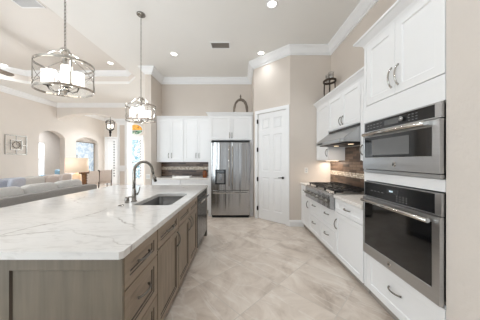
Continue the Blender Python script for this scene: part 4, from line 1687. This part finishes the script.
def chair(label, loc, rz):
    r = thing('side_chair', label, 'chair', loc, rz, 'cream chairs beyond the sofa')
    b = BM()
    soft_box(b, 0, .0, .46, .46, .46, .11, .25)
    obj('seat', b, M['chairfab'], r)
    b = BM()
    soft_box(b, 0, -.21, .74, .44, .08, .46, .22)
    obj('backrest', b, M['chairfab'], r)
    for sx in (-1, 1):
        b = BM()
        tube(b, [(sx * .215, -.22, .001), (sx * .225, -.205, .42), (sx * .235, -.225, .98)], [.018, .022, .02], 8)
        obj('leg', b, M['darkwood'], r)
        b = BM()
        tube(b, [(sx * .19, .19, .001), (sx * .195, .19, .41)], [.016, .022], 8)
        obj('leg', b, M['darkwood'], r)
    return r
ch = chair('cream upholstered chair with dark legs beyond the sofa, nearer the lamp', (-5.70, 7.35, 0), 1.0)
dup(ch, (-5.74, 8.15, 0), .9, 'cream upholstered chair with dark legs beyond the sofa, nearer the column', 'cream chairs beyond the sofa')

# metal square wall clock on the left wall (local x along +Y seen from the room)
wc = thing('wall_clock', 'square openwork metal wall clock on the pale living room wall', 'wall clock', (XL + .002, 6.58, 1.89), PI / 2)
def sqr(b, h, r, y=-.015, cx=0, cz=0):
    for a in ((cx - h, cx + h, cz + h - r, cz + h), (cx - h, cx + h, cz - h, cz - h + r), (cx - h, cx - h + r, cz - h, cz + h), (cx + h - r, cx + h, cz - h, cz + h)):
        box(b, a[0], a[1], y - .008, y + .014, a[2], a[3])
b = BM()
sqr(b, .32, .014)
obj('outer_frame', b, M['nickel'], wc)
b = BM()
sqr(b, .17, .018)
for s in (-1, 1):
    box(b, s * .17 if s > 0 else -.32, .32 if s > 0 else -.17, -.02, -.005, -.006, .006)
    box(b, -.006, .006, -.02, -.005, .17 if s > 0 else -.32, .32 if s > 0 else -.17)
obj('inner_frame', b, M['nickel'], wc)
b = BM()
for k in range(12):
    a = k * PI / 6
    box(b, .11 * math.cos(a) - .008, .11 * math.cos(a) + .008, -.024, -.002, .11 * math.sin(a) - .012, .11 * math.sin(a) + .012)
tube(b, [(.10 * math.cos(2 * PI * i / 24), -.01, .10 * math.sin(2 * PI * i / 24)) for i in range(24)], .006, 6, closed=True)
obj('dial_ring', b, M['wicker'], wc)
b = BM()
box(b, -.006, .006, -.03, -.022, -.01, .08)
box(b, -.006, .12, -.035, -.031, -.005, .005)
obj('hands', b, M['wicker'], wc)

# framed canvas in the niche
pc = thing('framed_canvas', 'blue and white abstract canvas in the arched wall niche', 'painting', (XL - .165, (NI[0] + NI[1]) / 2 - .02, .72), PI / 2)
boxobj('canvas', (-.585, .585, -.018, .006, .02, 1.52), M['art'], pc)
b = BM()
for a in ((-.63, -.586, .001, 1.56), (.586, .63, .001, 1.56), (-.586, .586, .001, .019), (-.586, .586, 1.521, 1.56)):
    box(b, a[0], a[1], -.03, .008, a[2], a[3])
obj('frame', b, M['twig'], pc)

# wall lantern by the column, on the foyer wall
wl = thing('foyer_lantern', 'dark metal lantern with two lit candles hanging beside the column', 'lantern', (fx(110.3, 8.9), 8.9, CE))
lz0, lz1 = 2.70 - CE, 3.20 - CE
b = BM()
lathe(b, [(.06, -.001), (.06, -.02), (0, -.03)], 16)
tube(b, [(0, 0, -.03), (0, 0, lz1 + .02)], .008, 8)
obj('hanging_rod', b, M['dark'], wl)
b = BM()
for zz, rr in ((lz1 - .10, .19), (lz0 + .10, .15)):
    tube(b, [(rr * math.cos(2 * PI * i / 24), rr * math.sin(2 * PI * i / 24), zz) for i in range(24)], .012, 6, closed=True)
for k in range(6):
    a = k * PI / 3
    tube(b, [(.02 * math.cos(a), .02 * math.sin(a), lz1 + .02), (.14 * math.cos(a), .14 * math.sin(a), lz1 - .02), (.19 * math.cos(a), .19 * math.sin(a), lz1 - .10), (.15 * math.cos(a), .15 * math.sin(a), lz0 + .10), (.03 * math.cos(a), .03 * math.sin(a), lz0)], .009, 6)
obj('cage', b, M['dark'], wl)
b = BM()
lathe(b, [(.05, lz0 + .06), (.04, lz0), (.055, lz0 - .05), (.03, lz0 - .12), (.04, lz0 - .20), (0, lz0 - .26)], 14)
obj('pendant_drop', b, M['dark'], wl)
for s in (-1, 1):
    b = BM()
    lathe(b, [(.045, lz0 + .14), (.05, lz0 + .30), (0, lz0 + .31)], 14, (s * .075, 0, 0))
    obj('candle', b, M['candle_glow'], wl)

# blue armchair in the side room
ba = thing('armchair', 'light blue armchair seen through the arched opening', 'chair', (-9.15, 9.35, 0), -.6)
b = BM()
soft_box(b, 0, 0, .34, .70, .70, .24, .2)
obj('seat', b, M['bluechair'], ba)
b = BM()
soft_box(b, 0, .30, .60, .70, .16, .60, .25)
obj('backrest', b, M['bluechair'], ba)
for s in (-1, 1):
    b = BM()
    soft_box(b, s * .32, 0, .50, .12, .66, .30, .2)
    obj('arm', b, M['bluechair'], ba)
    for t in (-.28, .28):
        b = BM()
        lathe(b, [(.02, .001), (.025, .24), (0, .24)], 8, (s * .28, t, 0))
        obj('leg', b, M['darkwood'], ba)
